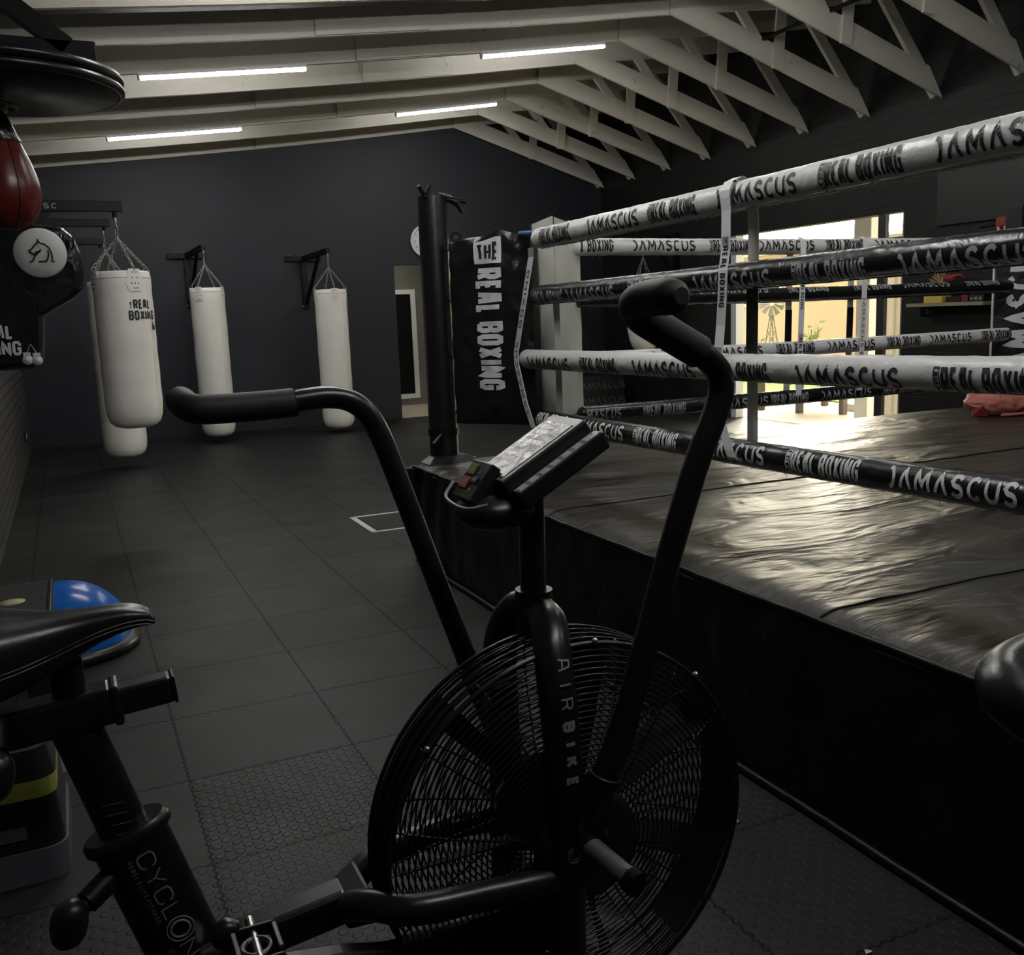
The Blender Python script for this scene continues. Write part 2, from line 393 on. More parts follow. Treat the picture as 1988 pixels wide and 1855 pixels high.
# ------------------------------------------------------------------ stroke lettering
def arc(cx, cy, rx, ry, a0, a1, n=10): return [(cx+rx*math.cos(math.radians(a0+(a1-a0)*i/n)), cy+ry*math.sin(math.radians(a0+(a1-a0)*i/n))) for i in range(n+1)]
GL = {
 'A': ([[(0, 0), (.22, 1), (.78, 1), (1, 0)], [(.1, .34), (.9, .34)]], 1), 'B': ([[(0, 0), (0, 1), (.8, 1), (1, .86), (1, .64), (.82, .52), (0, .52)], [(.82, .52), (1, .4), (1, .14), (.8, 0), (0, 0)]], 1),
 'C': ([[(1, .68), (1, .84), (.78, 1), (.22, 1), (0, .84), (0, .16), (.22, 0), (.78, 0), (1, .16), (1, .32)]], 1),
 'D': ([[(0, 0), (0, 1), (.7, 1), (1, .8), (1, .2), (.7, 0), (0, 0)]], 1), 'E': ([[(1, 1), (0, 1), (0, 0), (1, 0)], [(0, .5), (.85, .5)]], .85),
 'F': ([[(1, 1), (0, 1), (0, 0)], [(0, .5), (.8, .5)]], .82),
 'G': ([[(1, .7), (1, .84), (.78, 1), (.22, 1), (0, .84), (0, .16), (.22, 0), (.78, 0), (1, .16), (1, .46), (.55, .46)]], 1),
 'H': ([[(0, 0), (0, 1)], [(1, 0), (1, 1)], [(0, .5), (1, .5)]], 1), 'I': ([[(.5, 0), (.5, 1)]], .12), 'K': ([[(0, 0), (0, 1)], [(1, 1), (.06, .45)], [(.3, .6), (1, 0)]], 1),
 'L': ([[(0, 1), (0, 0), (1, 0)]], .8), 'M': ([[(0, 0), (0, 1), (.5, .25), (1, 1), (1, 0)]], 1.35), 'N': ([[(0, 0), (0, 1), (1, 0), (1, 1)]], 1.05),
 'O': ([[(.5, 1), (.78, 1), (1, .84), (1, .16), (.78, 0), (.22, 0), (0, .16), (0, .84), (.22, 1), (.5, 1)]], 1), 'P': ([[(0, 0), (0, 1), (.8, 1), (1, .84), (1, .6), (.8, .44), (0, .44)]], 1),
 'R': ([[(0, 0), (0, 1), (.8, 1), (1, .84), (1, .62), (.8, .48), (0, .48)], [(.6, .48), (1, 0)]], 1), 'S': ([[(1, .72), (1, .84), (.78, 1), (.22, 1), (0, .84), (0, .66), (.18, .54), (.82, .46), (1, .34), (1, .16), (.78, 0), (.22, 0), (0, .16), (0, .28)]], 1),
 'T': ([[(0, 1), (1, 1)], [(.5, 1), (.5, 0)]], 1), 'U': ([[(0, 1), (0, .18), (.22, 0), (.78, 0), (1, .18), (1, 1)]], 1), 'V': ([[(0, 1), (.5, 0), (1, 1)]], 1.05), 'X': ([[(0, 0), (1, 1)], [(0, 1), (1, 0)]], 1.05), 'Y': ([[(0, 1), (.5, .48), (1, 1)], [(.5, .48), (.5, 0)]], 1.05),
 'W': ([[(0, 1), (.25, 0), (.5, .75), (.75, 0), (1, 1)]], 1.4), 'Z': ([[(0, 1), (1, 1), (0, 0), (1, 0)]], 1),
 # the open, geometric letters of the rope sleeves
 '1': ([[(.05, 1), (.42, .99), (.72, .86), (.92, .66), (1, .5), (.92, .34), (.72, .14), (.42, .01), (.05, 0)]], .72), '2': ([[(0, 0), (.5, 1), (1, 0)]], 1.1), '3': ([[(0, 0), (.1, 1), (.5, .3), (.9, 1), (1, 0)]], 1.3),
 '4': ([arc(.5, .75, .46, .25, 20, 180, 7) + arc(.5, .75, .46, .25, 180, 265, 4) + arc(.5, .25, .5, .25, 90, -160, 9)], .95), '5': ([arc(.55, .5, .5, .5, 45, 315, 12)], 1.05), '6': ([[(0, 1)] + arc(.5, .4, .5, .4, 180, 360, 9) + [(1, 1)]], 1.05)}
DAM = '1232'+'4564'
def strokes(txt, h, w_, t, gap):
    """list of polylines and the total width; h letter height, w_ nominal letter width, t stroke, gap between letters"""
    out = []; x = 0.0
    for ch in txt:
        if ch == ' ': x += w_*.55; continue
        g, k = GL[ch]; ww = max(w_*k, t)
        for pl in g: out.append([(x + t/2 + a*(ww-t), t/2 + b*(h-t)) for a, b in pl])
        x += ww + gap
    return out, x-gap
def shift(st, dx=0, dy=0, rot=0):
    c, s_ = math.cos(rot), math.sin(rot)
    return [[(a*c-b*s_+dx, a*s_+b*c+dy) for a, b in p] for p in st]
def real_boxing(h, boxed=True):
    """THE (turned, in a frame) REAL BOXING in heavy condensed capitals; strokes per thickness and total width"""
    t = h*.185; a = []; x = 0.0; fine = []
    if boxed:
        st, wd = strokes('THE', h*.21, h*.23, h*.062, h*.055)
        fine += shift(st, h*.27, (h-wd)/2, PI/2); q = h*.03
        fine.append([(q, q), (h*.33, q), (h*.33, h-q), (q, h-q), (q, q)]); x = h*.42
    st, wd = strokes('REAL BOXING', h, h*.46, t, h*.075)
    return (shift(st, x), t), (fine, h*.062), x+wd
def damascus(h, wd=None):
    st, w_ = strokes(DAM, h, h*.82, h*.19, h*.20)
    return st, h*.19, w_
def plane(o, u, v, off=.0008):
    o, u, v = V(o), V(u).normalized(), V(v).normalized(); n = u.cross(v)*off
    return lambda a, b: o + u*a + v*b + n

# ------------------------------------------------------------------ the room
XL, XR, YB, YF = -.47, 7.3, 12.5, -3.0
RZ = lambda x: 3.186 + .104*x + .0048*x*x if x < 5 else 3.826 + .131*(x-5)          # underside of the rafters (they sag a little)
def quadwall(mb, x0, x1, y0, y1, z0, z1, z1b=None):
    z1b = z1 if z1b is None else z1b
    if abs(x1-x0) > abs(y1-y0): return mb.hexa([(x0, y0, z0), (x1, y0, z0), (x1, y1, z0), (x0, y1, z0)], [(x0, y0, z1), (x1, y0, z1b), (x1, y1, z1b), (x0, y1, z1)])
    return mb.box(x0, x1, y0, y1, z0, z1)
struct('floor', MB().box(XL-.15, XR+.1, YF-.15, YB+.15, -.1, 0), 'floor')
struct('wall_left', MB().box(XL-.15, XL, YF-.15, YB+.15, 0, 3.4), 'brick_l')
b = MB(); D0, D1, DZ = 4.09, 4.98, 2.05
quadwall(b, XL-.15, D0, YB, YB+.15, 0, RZ(XL)+.3, RZ(D0)+.3); quadwall(b, D1, XR+.15, YB, YB+.15, 0, RZ(D1)+.2, RZ(XR)+.2); quadwall(b, D0, D1, YB, YB+.15, DZ, RZ(D0)+.2, RZ(D1)+.2)
struct('wall_back', b, 'wall')
b = MB(); O0, O1, OZ = 6.88, 9.52, 2.155
b.box(XR, XR+.15, YF-.15, O0, 0, 4.5); b.box(XR, XR+.15, O1, YB+.15, 0, 4.5); b.box(XR, XR+.15, O0, O1, OZ, 4.5)
struct('wall_right', b, 'brick_r')
struct('wall_front', MB().box(XL-.15, XR+.15, YF-.15, YF, 0, 4.5), 'brick_r')
b = MB(); za, zb = RZ(XL-.2)+.205, RZ(XR+.2)+.21
b.hexa([(XL-.2, YF-.2, za), (XR+.2, YF-.2, zb), (XR+.2, YB+.2, zb), (XL-.2, YB+.2, za)], [(XL-.2, YF-.2, za+.08), (XR+.2, YF-.2, zb+.08), (XR+.2, YB+.2, zb+.08), (XL-.2, YB+.2, za+.08)])
struct('ceiling', b, 'dark_ceiling')
# room beyond the back doorway
AY = 14.3
b = MB(); b.box(3.2, 6.2, AY, AY+.1, 0, 2.7); b.box(3.1, 3.2, YB+.15, AY+.1, 0, 2.7); b.box(6.2, 6.3, YB+.15, AY+.1, 0, 2.7)
struct('wall_annex', b, 'annex')
struct('ceiling_annex', MB().box(3.1, 6.3, YB+.15, AY+.1, 2.7, 2.8), 'annex')
struct('floor_annex', MB().box(3.1, 6.3, YB+.151, AY+.1, -.1, .004), 'annex_floor')
struct('trim_1', MB().box(D0, D1, YB, YB+.15, 0, .006), 'annex_floor')
t = thing('wall_mirror', 'white-framed mirror on the grey wall beyond the back doorway', 'mirror', (4.6, AY, .1))
b = MB(); mx0, mx1, mz0, mz1 = 4.25, 4.985, .11, 1.78
for q in ((mx0, mx1, mz0, mz0+.07), (mx0, mx1, mz1-.07, mz1), (mx0, mx0+.07, mz0+.07, mz1-.07), (mx1-.07, mx1, mz0+.07, mz1-.07)): b.box(q[0], q[1], AY-.03, AY-.001, q[2], q[3])
obj('frame', b, 'white_frame', t); obj('mirror_glass', MB().box(mx0+.07, mx1-.07, AY-.012, AY-.002, mz0+.07, mz1-.07), 'mirror', t)

# ------------------------------------------------------------------ roof trusses
ORD = ['at the back wall', 'second from the back wall', 'third from the back wall, under the two far strip lights', 'fourth from the back wall', 'fifth from the back wall', 'sixth from the back wall, under the two near strip lights', 'seventh from the back wall', 'eighth from the back wall', 'ninth from the back wall', 'tenth from the back wall, nearest one in view']
for i in range(10):
    y = 12.46 - .847*i
    t = thing('roof_truss', 'cream-painted timber roof truss, ' + ORD[i], 'roof truss', (3.4, y, 3.2), group='roof trusses')
    g = .2; a = lambda x: RZ(x)
    b = MB(); xs = [XL + (XR-XL)*k/14 for k in range(15)]
    vs = [p for x in xs for p in ((x, y-.02, a(x)), (x, y+.02, a(x)), (x, y+.02, a(x)+g), (x, y-.02, a(x)+g))]
    b.add(vs, [(k*4+j, k*4+(j+1) % 4, k*4+4+(j+1) % 4, k*4+4+j) for k in range(14) for j in range(4)] + [(3, 2, 1, 0), (56, 57, 58, 59)])
    obj('top_chord', b, 'timber', t)
    ax, az, hx, hz = 5.0, RZ(5.0), XR, 3.09
    b = MB(); b.hexa([(ax, y-.045, az), (hx, y-.045, hz), (hx, y-.022, hz), (ax, y-.022, az)], [(ax+.02, y-.045, az+g), (hx-.17, y-.045, hz+g+.055), (hx-.17, y-.022, hz+g+.055), (ax+.02, y-.022, az+g)])
    obj('bottom_chord', b, 'timber', t)
    bc = lambda x: az + (hz-az)*(x-ax)/(hx-ax)
    obj('web', MB().beam((6.15, y-.058, bc(6.15)-.01), (6.2, y-.058, RZ(6.2)+.05), .025, .11, (1, 0, 0)), 'timber', t)
    obj('web', MB().beam((6.1, y, bc(6.1)+.06), (5.72, y, RZ(5.72)+.08), .035, .09, (1, 0, 0)), 'timber', t)
    obj('web', MB().beam((7.255, y+.0, hz+.03), (6.44, y+.0, RZ(6.44)+.06), .038, .1, (1, 0, 0)), 'timber', t)
    x = random.uniform(1.8, 3.6)
    obj('splice_plate', MB().hexa([(x, y-.045, a(x)+.004), (x+.9, y-.045, a(x+.9)+.004), (x+.9, y-.021, a(x+.9)+.004), (x, y-.021, a(x)+.004)], [(x, y-.045, a(x)+g-.01), (x+.9, y-.045, a(x+.9)+g-.01), (x+.9, y-.021, a(x+.9)+g-.01), (x, y-.021, a(x)+g-.01)]), 'timber', t)
tag(obj('steel_rail', MB().cyl((6.0, 7.42, 3.70), (6.0, 5.9, 3.70), .018, 10), 'black'), 'thin black steel pipe running between the roof trusses above the ring', 'pipe')

def strip_light(label, x0, x1, y, drop=0.0):
    d = V((x1-x0, 0, RZ(x1)-RZ(x0))).normalized(); p0 = V((x0, y-.03, RZ(x0)-.03-drop)); p1 = V((x1, y-.03, RZ(x1)-.03-drop))
    t = thing('strip_light', label, 'light', p0, group='ceiling strip lights')
    u = V((-d.z, 0, d.x))
    obj('lamp_body', MB().beam(p0+u*.016, p1+u*.016, .05, .024, u), 'white_metal', t)
    pts = [p0 + (p1-p0)*k for k in (.012, .988)]
    if drop:  # added fill lamps: full-round diffuser so beam faces are lit sideways
        obj('diffuser', MB().tube([p - u*.020 for p in pts], .019, 14), 'tube', t)
        for p in pts: obj('hanger', MB().cyl(p + u*.02, (p.x, p.y+.03, RZ(p.x)+.01), .003, 6), 'galv', t)
        return
    e = d.cross(u); q = [[p + e*(.020*math.cos(a)) - u*(.005 + .017*math.sin(a)) for a in [PI*k/10 for k in range(11)]] for p in pts]
    obj('diffuser', MB().add(q[0]+q[1], [(k, k+1, 12+k, 11+k) for k in range(10)] + [tuple(range(10, -1, -1)), tuple(range(11, 22))], True), 'tube', t)
    for p in (p0, p1): obj('end_cap', MB().beam(p + u*.004 - d*.008, p + u*.004 + d*.008, .052, .052, u), 'white_metal', t, bev=.006)
strip_light('lit strip light on the ceiling, upper left and longest of the four', .73, 2.03, 8.225)
strip_light('lit strip light on the ceiling, upper of the two close to the roof ridge', 3.60, 4.85, 8.225)
strip_light('lit strip light on the ceiling, lower of the two close to the roof ridge', 3.64, 4.88, 10.766)
strip_light('lit strip light on the ceiling, just above the heavy bag brackets', .6, 1.93, 10.766)

for k_, y_, h_ in (('nearer row', 5.684, 0), ('added fill row hung above the bike', 3.143, .45), ('added fill row hung behind the bike', .602, .45)):  # out-of-view lamps; the two hung rows are added to light the truss faces
    strip_light('lit strip light over the left gym floor, %s' % k_, .70, 2.0, y_, h_); strip_light('lit strip light over the ring, %s' % k_, 3.62, 4.87, y_, h_)


# ------------------------------------------------------------------ door opening on the right
t = tag(bpy.data.objects.new('door_1', None), kind='structure'); COL.objects.link(t); t.location = (XR, 8.2, 0)
obj('door_frame', MB().box(XR+.02, XR+.13, O1-.10, O1-.002, 0, OZ-.002), 'white_frame', t)
obj('door_post', MB().box(XR+.0, XR+.045, 7.105, 7.2, 0, OZ-.002), 'frame_dark', t)
obj('door_glass', MB().box(XR+.02, XR+.026, O0+.03, 7.105, .03, OZ-.03), 'glass', t)
obj('door_frame', MB().box(XR+.02, XR+.13, O0+.001, O0+.035, 0, OZ-.002).box(XR+.02, XR+.13, O0+.03, 7.09, 0, .04), 'galv', t)
obj('door_rail', MB().box(XR+.02, XR+.13, O0+.035, 7.09, 1.86, 1.93), 'galv', t)
def cur(u, v): return V((XR+.30+.022*math.sin(u*26), 6.7+.75*u, -.004+1.884*v))
tag(obj('door_curtain', MB().grid(cur, 60, 2), 'curtain'), 'beige curtain hanging behind the narrow glass pane of the doorway', 'curtain')

# ------------------------------------------------------------------ outside
struct('ground', MB().box(XR+.15, 40, -10, 45, -.1, -.005), 'paving')
tag(obj('lawn', MB().box(9.4, 13.2, 9.9, 30, -.02, .012), 'grass'), kind='stuff')
t = thing('house', 'peach-coloured house across the sunlit yard outside the doorway', 'house', (15, 16, 0))
HX = 14.6
obj('wall', MB().box(HX, HX+4, 9.5, 27, 0, 2.42), 'peach', t)
obj('pilaster', MB().box(HX-.12, HX-.001, 14.7, 15.4, 0, 2.42), 'peach', t)
obj('gutter', MB().box(HX-.35, HX+.1, 9.3, 27, 2.42, 2.54), 'cream', t)
obj('roof', MB().hexa([(HX-.4, 9.2, 2.54), (HX+5, 9.2, 2.54), (HX+5, 27.2, 2.54), (HX-.4, 27.2, 2.54)], [(HX-.3, 9.3, 2.6), (HX+4.9, 9.3, 3.0), (HX+4.9, 27.1, 3.0), (HX-.3, 27.1, 2.6)]), 'roof', t)
wf = MB()
for q in ((17.1, 18.7, 1.30, 1.38), (17.1, 18.7, 2.1, 2.17), (17.1, 17.2, 1.38, 2.1), (18.6, 18.7, 1.38, 2.1), (17.85, 17.95, 1.38, 2.1)): wf.box(HX-.05, HX-.001, q[0], q[1], q[2], q[3])
wfo = obj('window_frame', wf, 'white_frame', t); obj('pane', MB().box(HX-.03, HX-.002, 17.2, 18.6, 1.38, 2.1), 'frame_dark', wfo)
t = thing('porch_column', 'cream square porch column just outside the doorway beside the dark door post', 'column', (8.06, 8.05, 0))
obj('shaft', MB().box(7.98, 8.16, 7.97, 8.16, 0, 2.0), 'cream', t); obj('capital', MB().box(7.95, 8.19, 7.94, 8.19, 2.0, 2.3), 'cream', t, bev=.01)
t = thing('garden_windmill', 'metal garden windmill standing against the peach wall', 'ornament', (12.3, 14.7, 0))
wc = V((12.3, 14.75, 1.36)); b = MB()
for k in range(4):
    a = 2*PI*k/4+.6; q = V((12.3 + .22*math.cos(a), 14.75 + .22*math.sin(a), .0125)); b.tube([q, wc + V((0, 0, -.05))], .012, 6)
for z in (.3, .62, .9):
    f = .22*(1-z/1.36); c4 = [V((12.3+f*math.cos(2*PI*k/4+.6), 14.75+f*math.sin(2*PI*k/4+.6), z)) for k in range(4)]
    b.tube(c4, .007, 5, closed=True)
    for k in range(4): b.tube([c4[k], V((12.3+.75*f*math.cos(2*PI*(k+1)/4+.6), 14.75+.75*f*math.sin(2*PI*(k+1)/4+.6), z+.25))], .006, 5)
obj('tower', b, 'galv', t)
b = MB(); vd = V((-.62, -.78, 0)); sx = V((.78, -.62, 0))
for k in range(10):
    a = 2*PI*k/10; d = sx*math.cos(a) + V((0, 0, 1))*math.sin(a); e = sx*math.cos(a+.42) + V((0, 0, 1))*math.sin(a+.42)
    b.hexa([wc+d*.05, wc+d*.24, wc+e*.24+vd*.05, wc+e*.05+vd*.02], [p+vd*.004 for p in (wc+d*.05, wc+d*.24, wc+e*.24+vd*.05, wc+e*.05+vd*.02)])
obj('blade_wheel', b, 'galv', t)
def shrub(label, x, y, hgt, wd, n):
    t = thing('garden_plant', label, 'plant', (x, y, 0), group='plants along the peach wall')
    b = MB(); lf = MB()
    for k in range(5):
        q = V((x+random.uniform(-wd, wd)*.5, y+random.uniform(-wd, wd), hgt*random.uniform(.6, 1)))
        b.tube([V((x, y, .0125)), V((x, y, 0)).lerp(q, .5)+V((random.uniform(-.05, .05), random.uniform(-.08, .08), 0)), q], .008, 5)
        for j in range(n):
            p = V((x, y, hgt*.15)).lerp(q, random.uniform(.25, 1.05)) + V([random.gauss(0, .06) for _ in range(3)])
            a = V([random.gauss(0, 1) for _ in range(3)]).normalized(); c = a.orthogonal().normalized(); L = random.uniform(.05, .09)
            lf.add([p-a*L, p+c*L*.45, p+a*L, p-c*L*.45], [(0, 1, 2, 3)])
    obj('stem', b, 'stem', t); obj('foliage', lf, 'leaf', t)
shrub('tall leafy plant to the right of the garden windmill', 12.6, 14.0, .95, .25, 26)
shrub('green leafy plant to the left of the garden windmill', 12.4, 15.5, .75, .3, 22)
shrub('low leafy plant at the foot of the middle of the peach wall', 13.0, 13.0, .62, .35, 16)
shrub('thin small plant near the porch column', 12.6, 11.6, .7, .16, 7)
t = thing('garden_table', 'low weathered wooden table on the paving outside the doorway', 'table', (8.5, 9.4, 0))
obj('tabletop', MB().box(8.05, 9.1, 8.75, 10.05, .53, .58), 'post_wood', t)
for x, y in ((8.12, 9.93), (8.2, 9.3), (9.02, 9.75), (8.45, 8.82)): obj('leg', MB().box(x-.035, x+.035, y-.035, y+.035, -.005, .53), 'post_wood', t)
t = thing('stone_step', 'round pale stone step on the paving outside near the porch column', 'step', (8.7, 8.3, 0))
obj('tread', MB().lathe([(.62, -.005), (.62, .07), (.58, .08), (0, .08)], 28, (9.4, 9.0, 0)), 'cream', t)
obj('tread', MB().lathe([(.42, .08), (.42, .15), (.39, .16), (0, .16)], 28, (9.45, 9.0, 0)), 'cream', t)

# ------------------------------------------------------------------ boxing ring
PX0, PX1, PY0, PY1, PZ = 1.665, 6.42, .15, 4.93, .56
t = thing('boxing_ring', 'black vinyl-covered boxing ring platform filling the right half', 'boxing ring', (4.0, 2.5, 0))
def top(u, v):
    x = PX0 + (PX1-PX0)*u; y = PY0 + (PY1-PY0)*v
    e = min(u, 1-u, v, 1-v); z = PZ - .018*max(0, 1-e*60)**2
    z += .006*noise.noise(V((x*1.3, y*1.3, 3)))*min(1, e*30)
    # slack folds in the sheet near the sewn seam
    z += .022*math.exp(-((y-1.98-(x-2.2)*.10)/.075)**2)*math.exp(-((x-2.7)/.55)**2)
    z += .016*math.exp(-((y-2.35-(x-2.6)*.22)/.11)**2)*math.exp(-((x-3.0)/.6)**2)
    return V((x, y, z))
obj('canvas', MB().grid(top, 150, 150), 'canvas', t)
for y_ in (1.806, 3.325): obj('seam', MB().tube([top(k/120, (y_-PY0+.012*noise.noise(V((k*.3, y_, 0))))/(PY1-PY0)) + V((0, 0, .001)) for k in range(121)], .0042, 6), 'skirt', t)
def side(u, v):
    y = PY0 + (PY1-PY0)*u; n = noise.noise(V((y*7, v*2.0, 0)))*.012*(.3+v) + noise.noise(V((y*2, v, 5)))*.015
    x = PX0 - .004 - .012*math.sin(v*PI) + n*.8*(1-v*.4)
    if y > 4.2: x += (y-4.2)*.018*math.sin(y*26+v*2)
    return V((x, y, .012 + (PZ-.03)*v))
obj('skirt', MB().grid(side, 200, 14), 'skirt', t)
b = MB(); b.box(PX0+.03, PX1-.03, PY1-.03, PY1, .01, PZ-.02).box(PX1-.03, PX1, PY0, PY1, .01, PZ-.02).box(PX0, PX1, PY0, PY0+.03, .01, PZ-.02)
obj('skirt', b, 'skirt', t)
def edge(k):
    return [V((PX0-.003 + .004*noise.noise(V((y*9, 0, k))), y, PZ-.022 - .006*k + .003*noise.noise(V((y*12, 3, k))))) for y in [PY0+(PY1-PY0)*i/160 for i in range(161)]]
obj('piping', MB().tube(edge(0), .010, 8), 'skirt', t); obj('piping', MB().tube(edge(3.2), .006, 8), 'skirt', t)
obj('hem_pole', MB().tube([V((PX0-.012+.006*noise.noise(V((y*3, 0, 9))), y, .014)) for y in [PY0+(PY1-PY0)*i/80 for i in range(81)]], .013, 8), 'skirt', t)
b = MB(); b.box(1.60, 1.78, 4.90, 4.98, .44, .535)
obj('corner_bracket', b, 'black', t, bev=.006)
for z in (.49, .40, .30, .2):
    obj('bracket_bolt', MB().cyl((1.60 if z > .45 else 1.655, 4.93, z), (1.585 if z > .45 else 1.64, 4.93, z), .012, 8), 'galv', t)
tag(obj('bottle_top', MB().lathe([(.012, 0), (.014, .008), (0, .010)], 10, (1.99, 4.87, PZ)), 'cream'), 'tiny pale bottle top on the ring floor at the foot of the near black post', 'bottle top')

t = thing('corner_post', 'tall black round steel post at the far left corner of the ring', 'ring post', (1.845, 4.93, PZ-.02))
obj('shaft', MB().cyl((1.845, 4.93, PZ-.02), (1.845, 4.93, 1.965), .079, 28), 'satin', t)
obj('wing_bolt', MB().tube([(1.79, 4.88, 1.96), (1.765, 4.86, 1.985), (1.745, 4.85, 2.01)], .011, 8).tube([(1.79, 4.88, 1.96), (1.80, 4.86, 1.99), (1.812, 4.86, 2.015)], .010, 8).ball((1.79, 4.88, 1.962), .017), 'black', t)
obj('wing_bolt', MB().tube([(1.90, 4.90, 1.955), (1.935, 4.88, 1.945), (1.965, 4.87, 1.93)], [.014, .02, .022], 10).tube([(1.955, 4.87, 1.933), (1.985, 4.865, 1.94), (2.01, 4.86, 1.937)], [.017, .012, .014], 8).tube([(1.96, 4.87, 1.935), (1.975, 4.865, 1.905), (1.99, 4.86, 1.88)], [.018, .014, .014], 8), 'black', t)
obj('chain', MB().chain((1.86, 4.85, 1.975), (1.93, 4.86, 1.96), .02, .0022, .006), 'chain', t)
obj('eye_bolt', MB().torus((1.945, 4.86, 1.755), (.4, .9, .1), .022, .006, 20, 8), 'black', t)
obj('clamp', MB().cyl((1.845, 4.93, .70), (1.845, 4.93, .735), .086, 24).beam((1.80, 4.83, .705), (1.74, 4.80, .66), .018, .03), 'black', t)
for z in (1.69, 1.42, 1.12, .82): obj('turnbuckle', MB().tube([(1.90, 4.87, z), (2.0, 4.74, z), (2.16, 4.53, z)], [.012, .02, .014], 8), 'galv', t)
obj('foot_plate', MB().hexa([(1.70, 4.78, PZ), (1.99, 4.78, PZ), (1.99, 4.92, PZ), (1.70, 4.92, PZ)], [(1.75, 4.84, PZ+.03), (1.95, 4.84, PZ+.03), (1.95, 4.92, PZ+.03), (1.75, 4.92, PZ+.03)]), 'skirt', t)
t = thing('corner_post', 'black square steel post behind the lettered pad at the far right ring corner', 'ring post', (6.17, 4.80, PZ-.02))
obj('shaft', MB().box(6.12, 6.22, 4.72, 4.86, PZ-.02, 1.95), 'satin', t, bev=.008)
obj('turnbuckle', MB().tube([(6.13, 4.75, 1.68), (5.86, 4.56, 1.68)], .014, 8), 'galv', t)

# black outer pad with the vertical lettering
t = thing('corner_pad', 'black corner pad lettered downwards in white beside the black round post', 'corner pad', (2.0, 4.62, .77))
A0, B0 = V((1.862, 4.795, 0)), V((2.168, 4.402, 0)); du = (B0-A0).normalized(); dn = V((du.y, -du.x, 0)); dn = dn if dn.y < 0 else -dn
WD = (B0-A0).length
def padf(u, v, d=0.0):
    pu = 1 - (1-v)*.0
    bul = .035*(1-(2*u-1)**2)*(1-(2*v-1)**6)
    wr = .010*noise.noise(V((u*5, v*9, 1.7)))*(1+2.2*max(0, v-.72)/.28) + .006*noise.noise(V((u*11+v*3, v*16, 4)))
    lift = .03*max(0, v-.93)/.07*math.exp(-((u-.62)/.13)**2) - .02*max(0, v-.9)/.1*(1-u)
    return A0 + du*(WD*(.02+.96*u)) + dn*(bul+wr+d) + V((0, 0, .77+.97*v+lift))
b = MB().grid(lambda u, v: padf(u, v), 40, 90); bk = lambda u, v: A0 + du*(WD*u) - dn*.06 + V((0, 0, .77+.97*v))
b.grid(lambda u, v: bk(1-u, v), 4, 4)
for e, fl in ((0.0, 0), (1.0, 1)):
    b.grid(lambda u, v: padf(e, v).lerp(bk(e, v), u), 4, 60); b.grid(lambda u, v: padf(u, e).lerp(bk(u, e), v), 30, 4)
obj('cushion', b, 'vinyl_black', t)
(h1, t1), (h2, t2), wt = real_boxing(1.0, False)
sc = .76/wt
H_ = .150
def lf(a, bb): # a along the text (downwards), bb letter height (to the right is the top of the letters)
    u = .36 + (bb*H_)/WD*1.02; v = (.97-.155-.012 - a*.62/wt)/.97
    return padf(u, v, .003)
b = MB().ribbons(h1, .20, lf, .14)
obj('lettering', b, 'print_white', t)
def bx(a, bb): return padf(.35 + a*H_*1.06/WD, (.97-.152 + bb)/.97, .003)
obj('lettering', MB().grid(lambda u, v: bx(u, v*.118+.008), 14, 8), 'print_white', t)
st, wt2 = strokes('THE', .085, .040, .0155, .006)
obj('lettering', MB().ribbons([[(x+ .5*(H_*1.06-wt2), y+.024) for x, y in p] for p in st], .0155, lambda a, c: padf(.35+a/WD, (.97-.152+c)/.97, .0045), .02), 'print_black', t)
obj('lacing', MB().tube([padf(.0, .985), (1.945, 4.86, 1.745)], .004, 6), 'chain', t)

# white inner pad behind the ropes
t = thing('corner_pad', 'white upright corner pad inside the ring next to the black lettered pad', 'corner pad', (2.36, 4.5, .80))
Pa, Pb, Pc = V((2.215, 4.50, 0)), V((2.285, 4.395, 0)), V((2.515, 4.545, 0)); Pd = Pa + Pc - Pb
b = MB()
for p, q in ((Pa, Pb), (Pb, Pc), (Pc, Pd), (Pd, Pa)):
    def sf(u, v, p=p, q=q):
        x = p.lerp(q, u); n_ = (q-p).normalized(); n_ = V((n_.y, -n_.x, 0)); z = .80+.985*v
        if v > .93: z += .03*(u if p is Pa else (1-abs(2*u-1) if p is not Pb else (1-u)*.8))*(v-.93)/.07
        return x + n_*(.014*math.sin(PI*u)*(1-(2*v-1)**8) + .008*noise.noise(V((x.x*9, x.y*9, z*5)))) + V((0, 0, z))
    b.grid(sf, 12, 60)
b.add([Pa+V((0, 0, 1.785)), Pb+V((0, 0, 1.81)), Pc+V((0, 0, 1.785)), Pd+V((0, 0, 1.785))], [(0, 1, 2, 3)])
obj('cushion', b, 'pad_white', t)
e1 = [Pa + V((-.006, -.002, z)) for z in [.80+.985*k/20 for k in range(21)]]
obj('piping', MB().tube(e1, .006, 6), 'print_black', t)
obj('flap', MB().hexa([Pa+V((-.045, .02, .82)), Pa+V((-.012, -.005, .82)), Pa+V((-.004, .005, .82)), Pa+V((-.037, .03, .82))], [Pa+V((-.045, .02, 1.45)), Pa+V((-.012, -.005, 1.45)), Pa+V((-.004, .005, 1.45)), Pa+V((-.037, .03, 1.45))]), 'webbing', t)

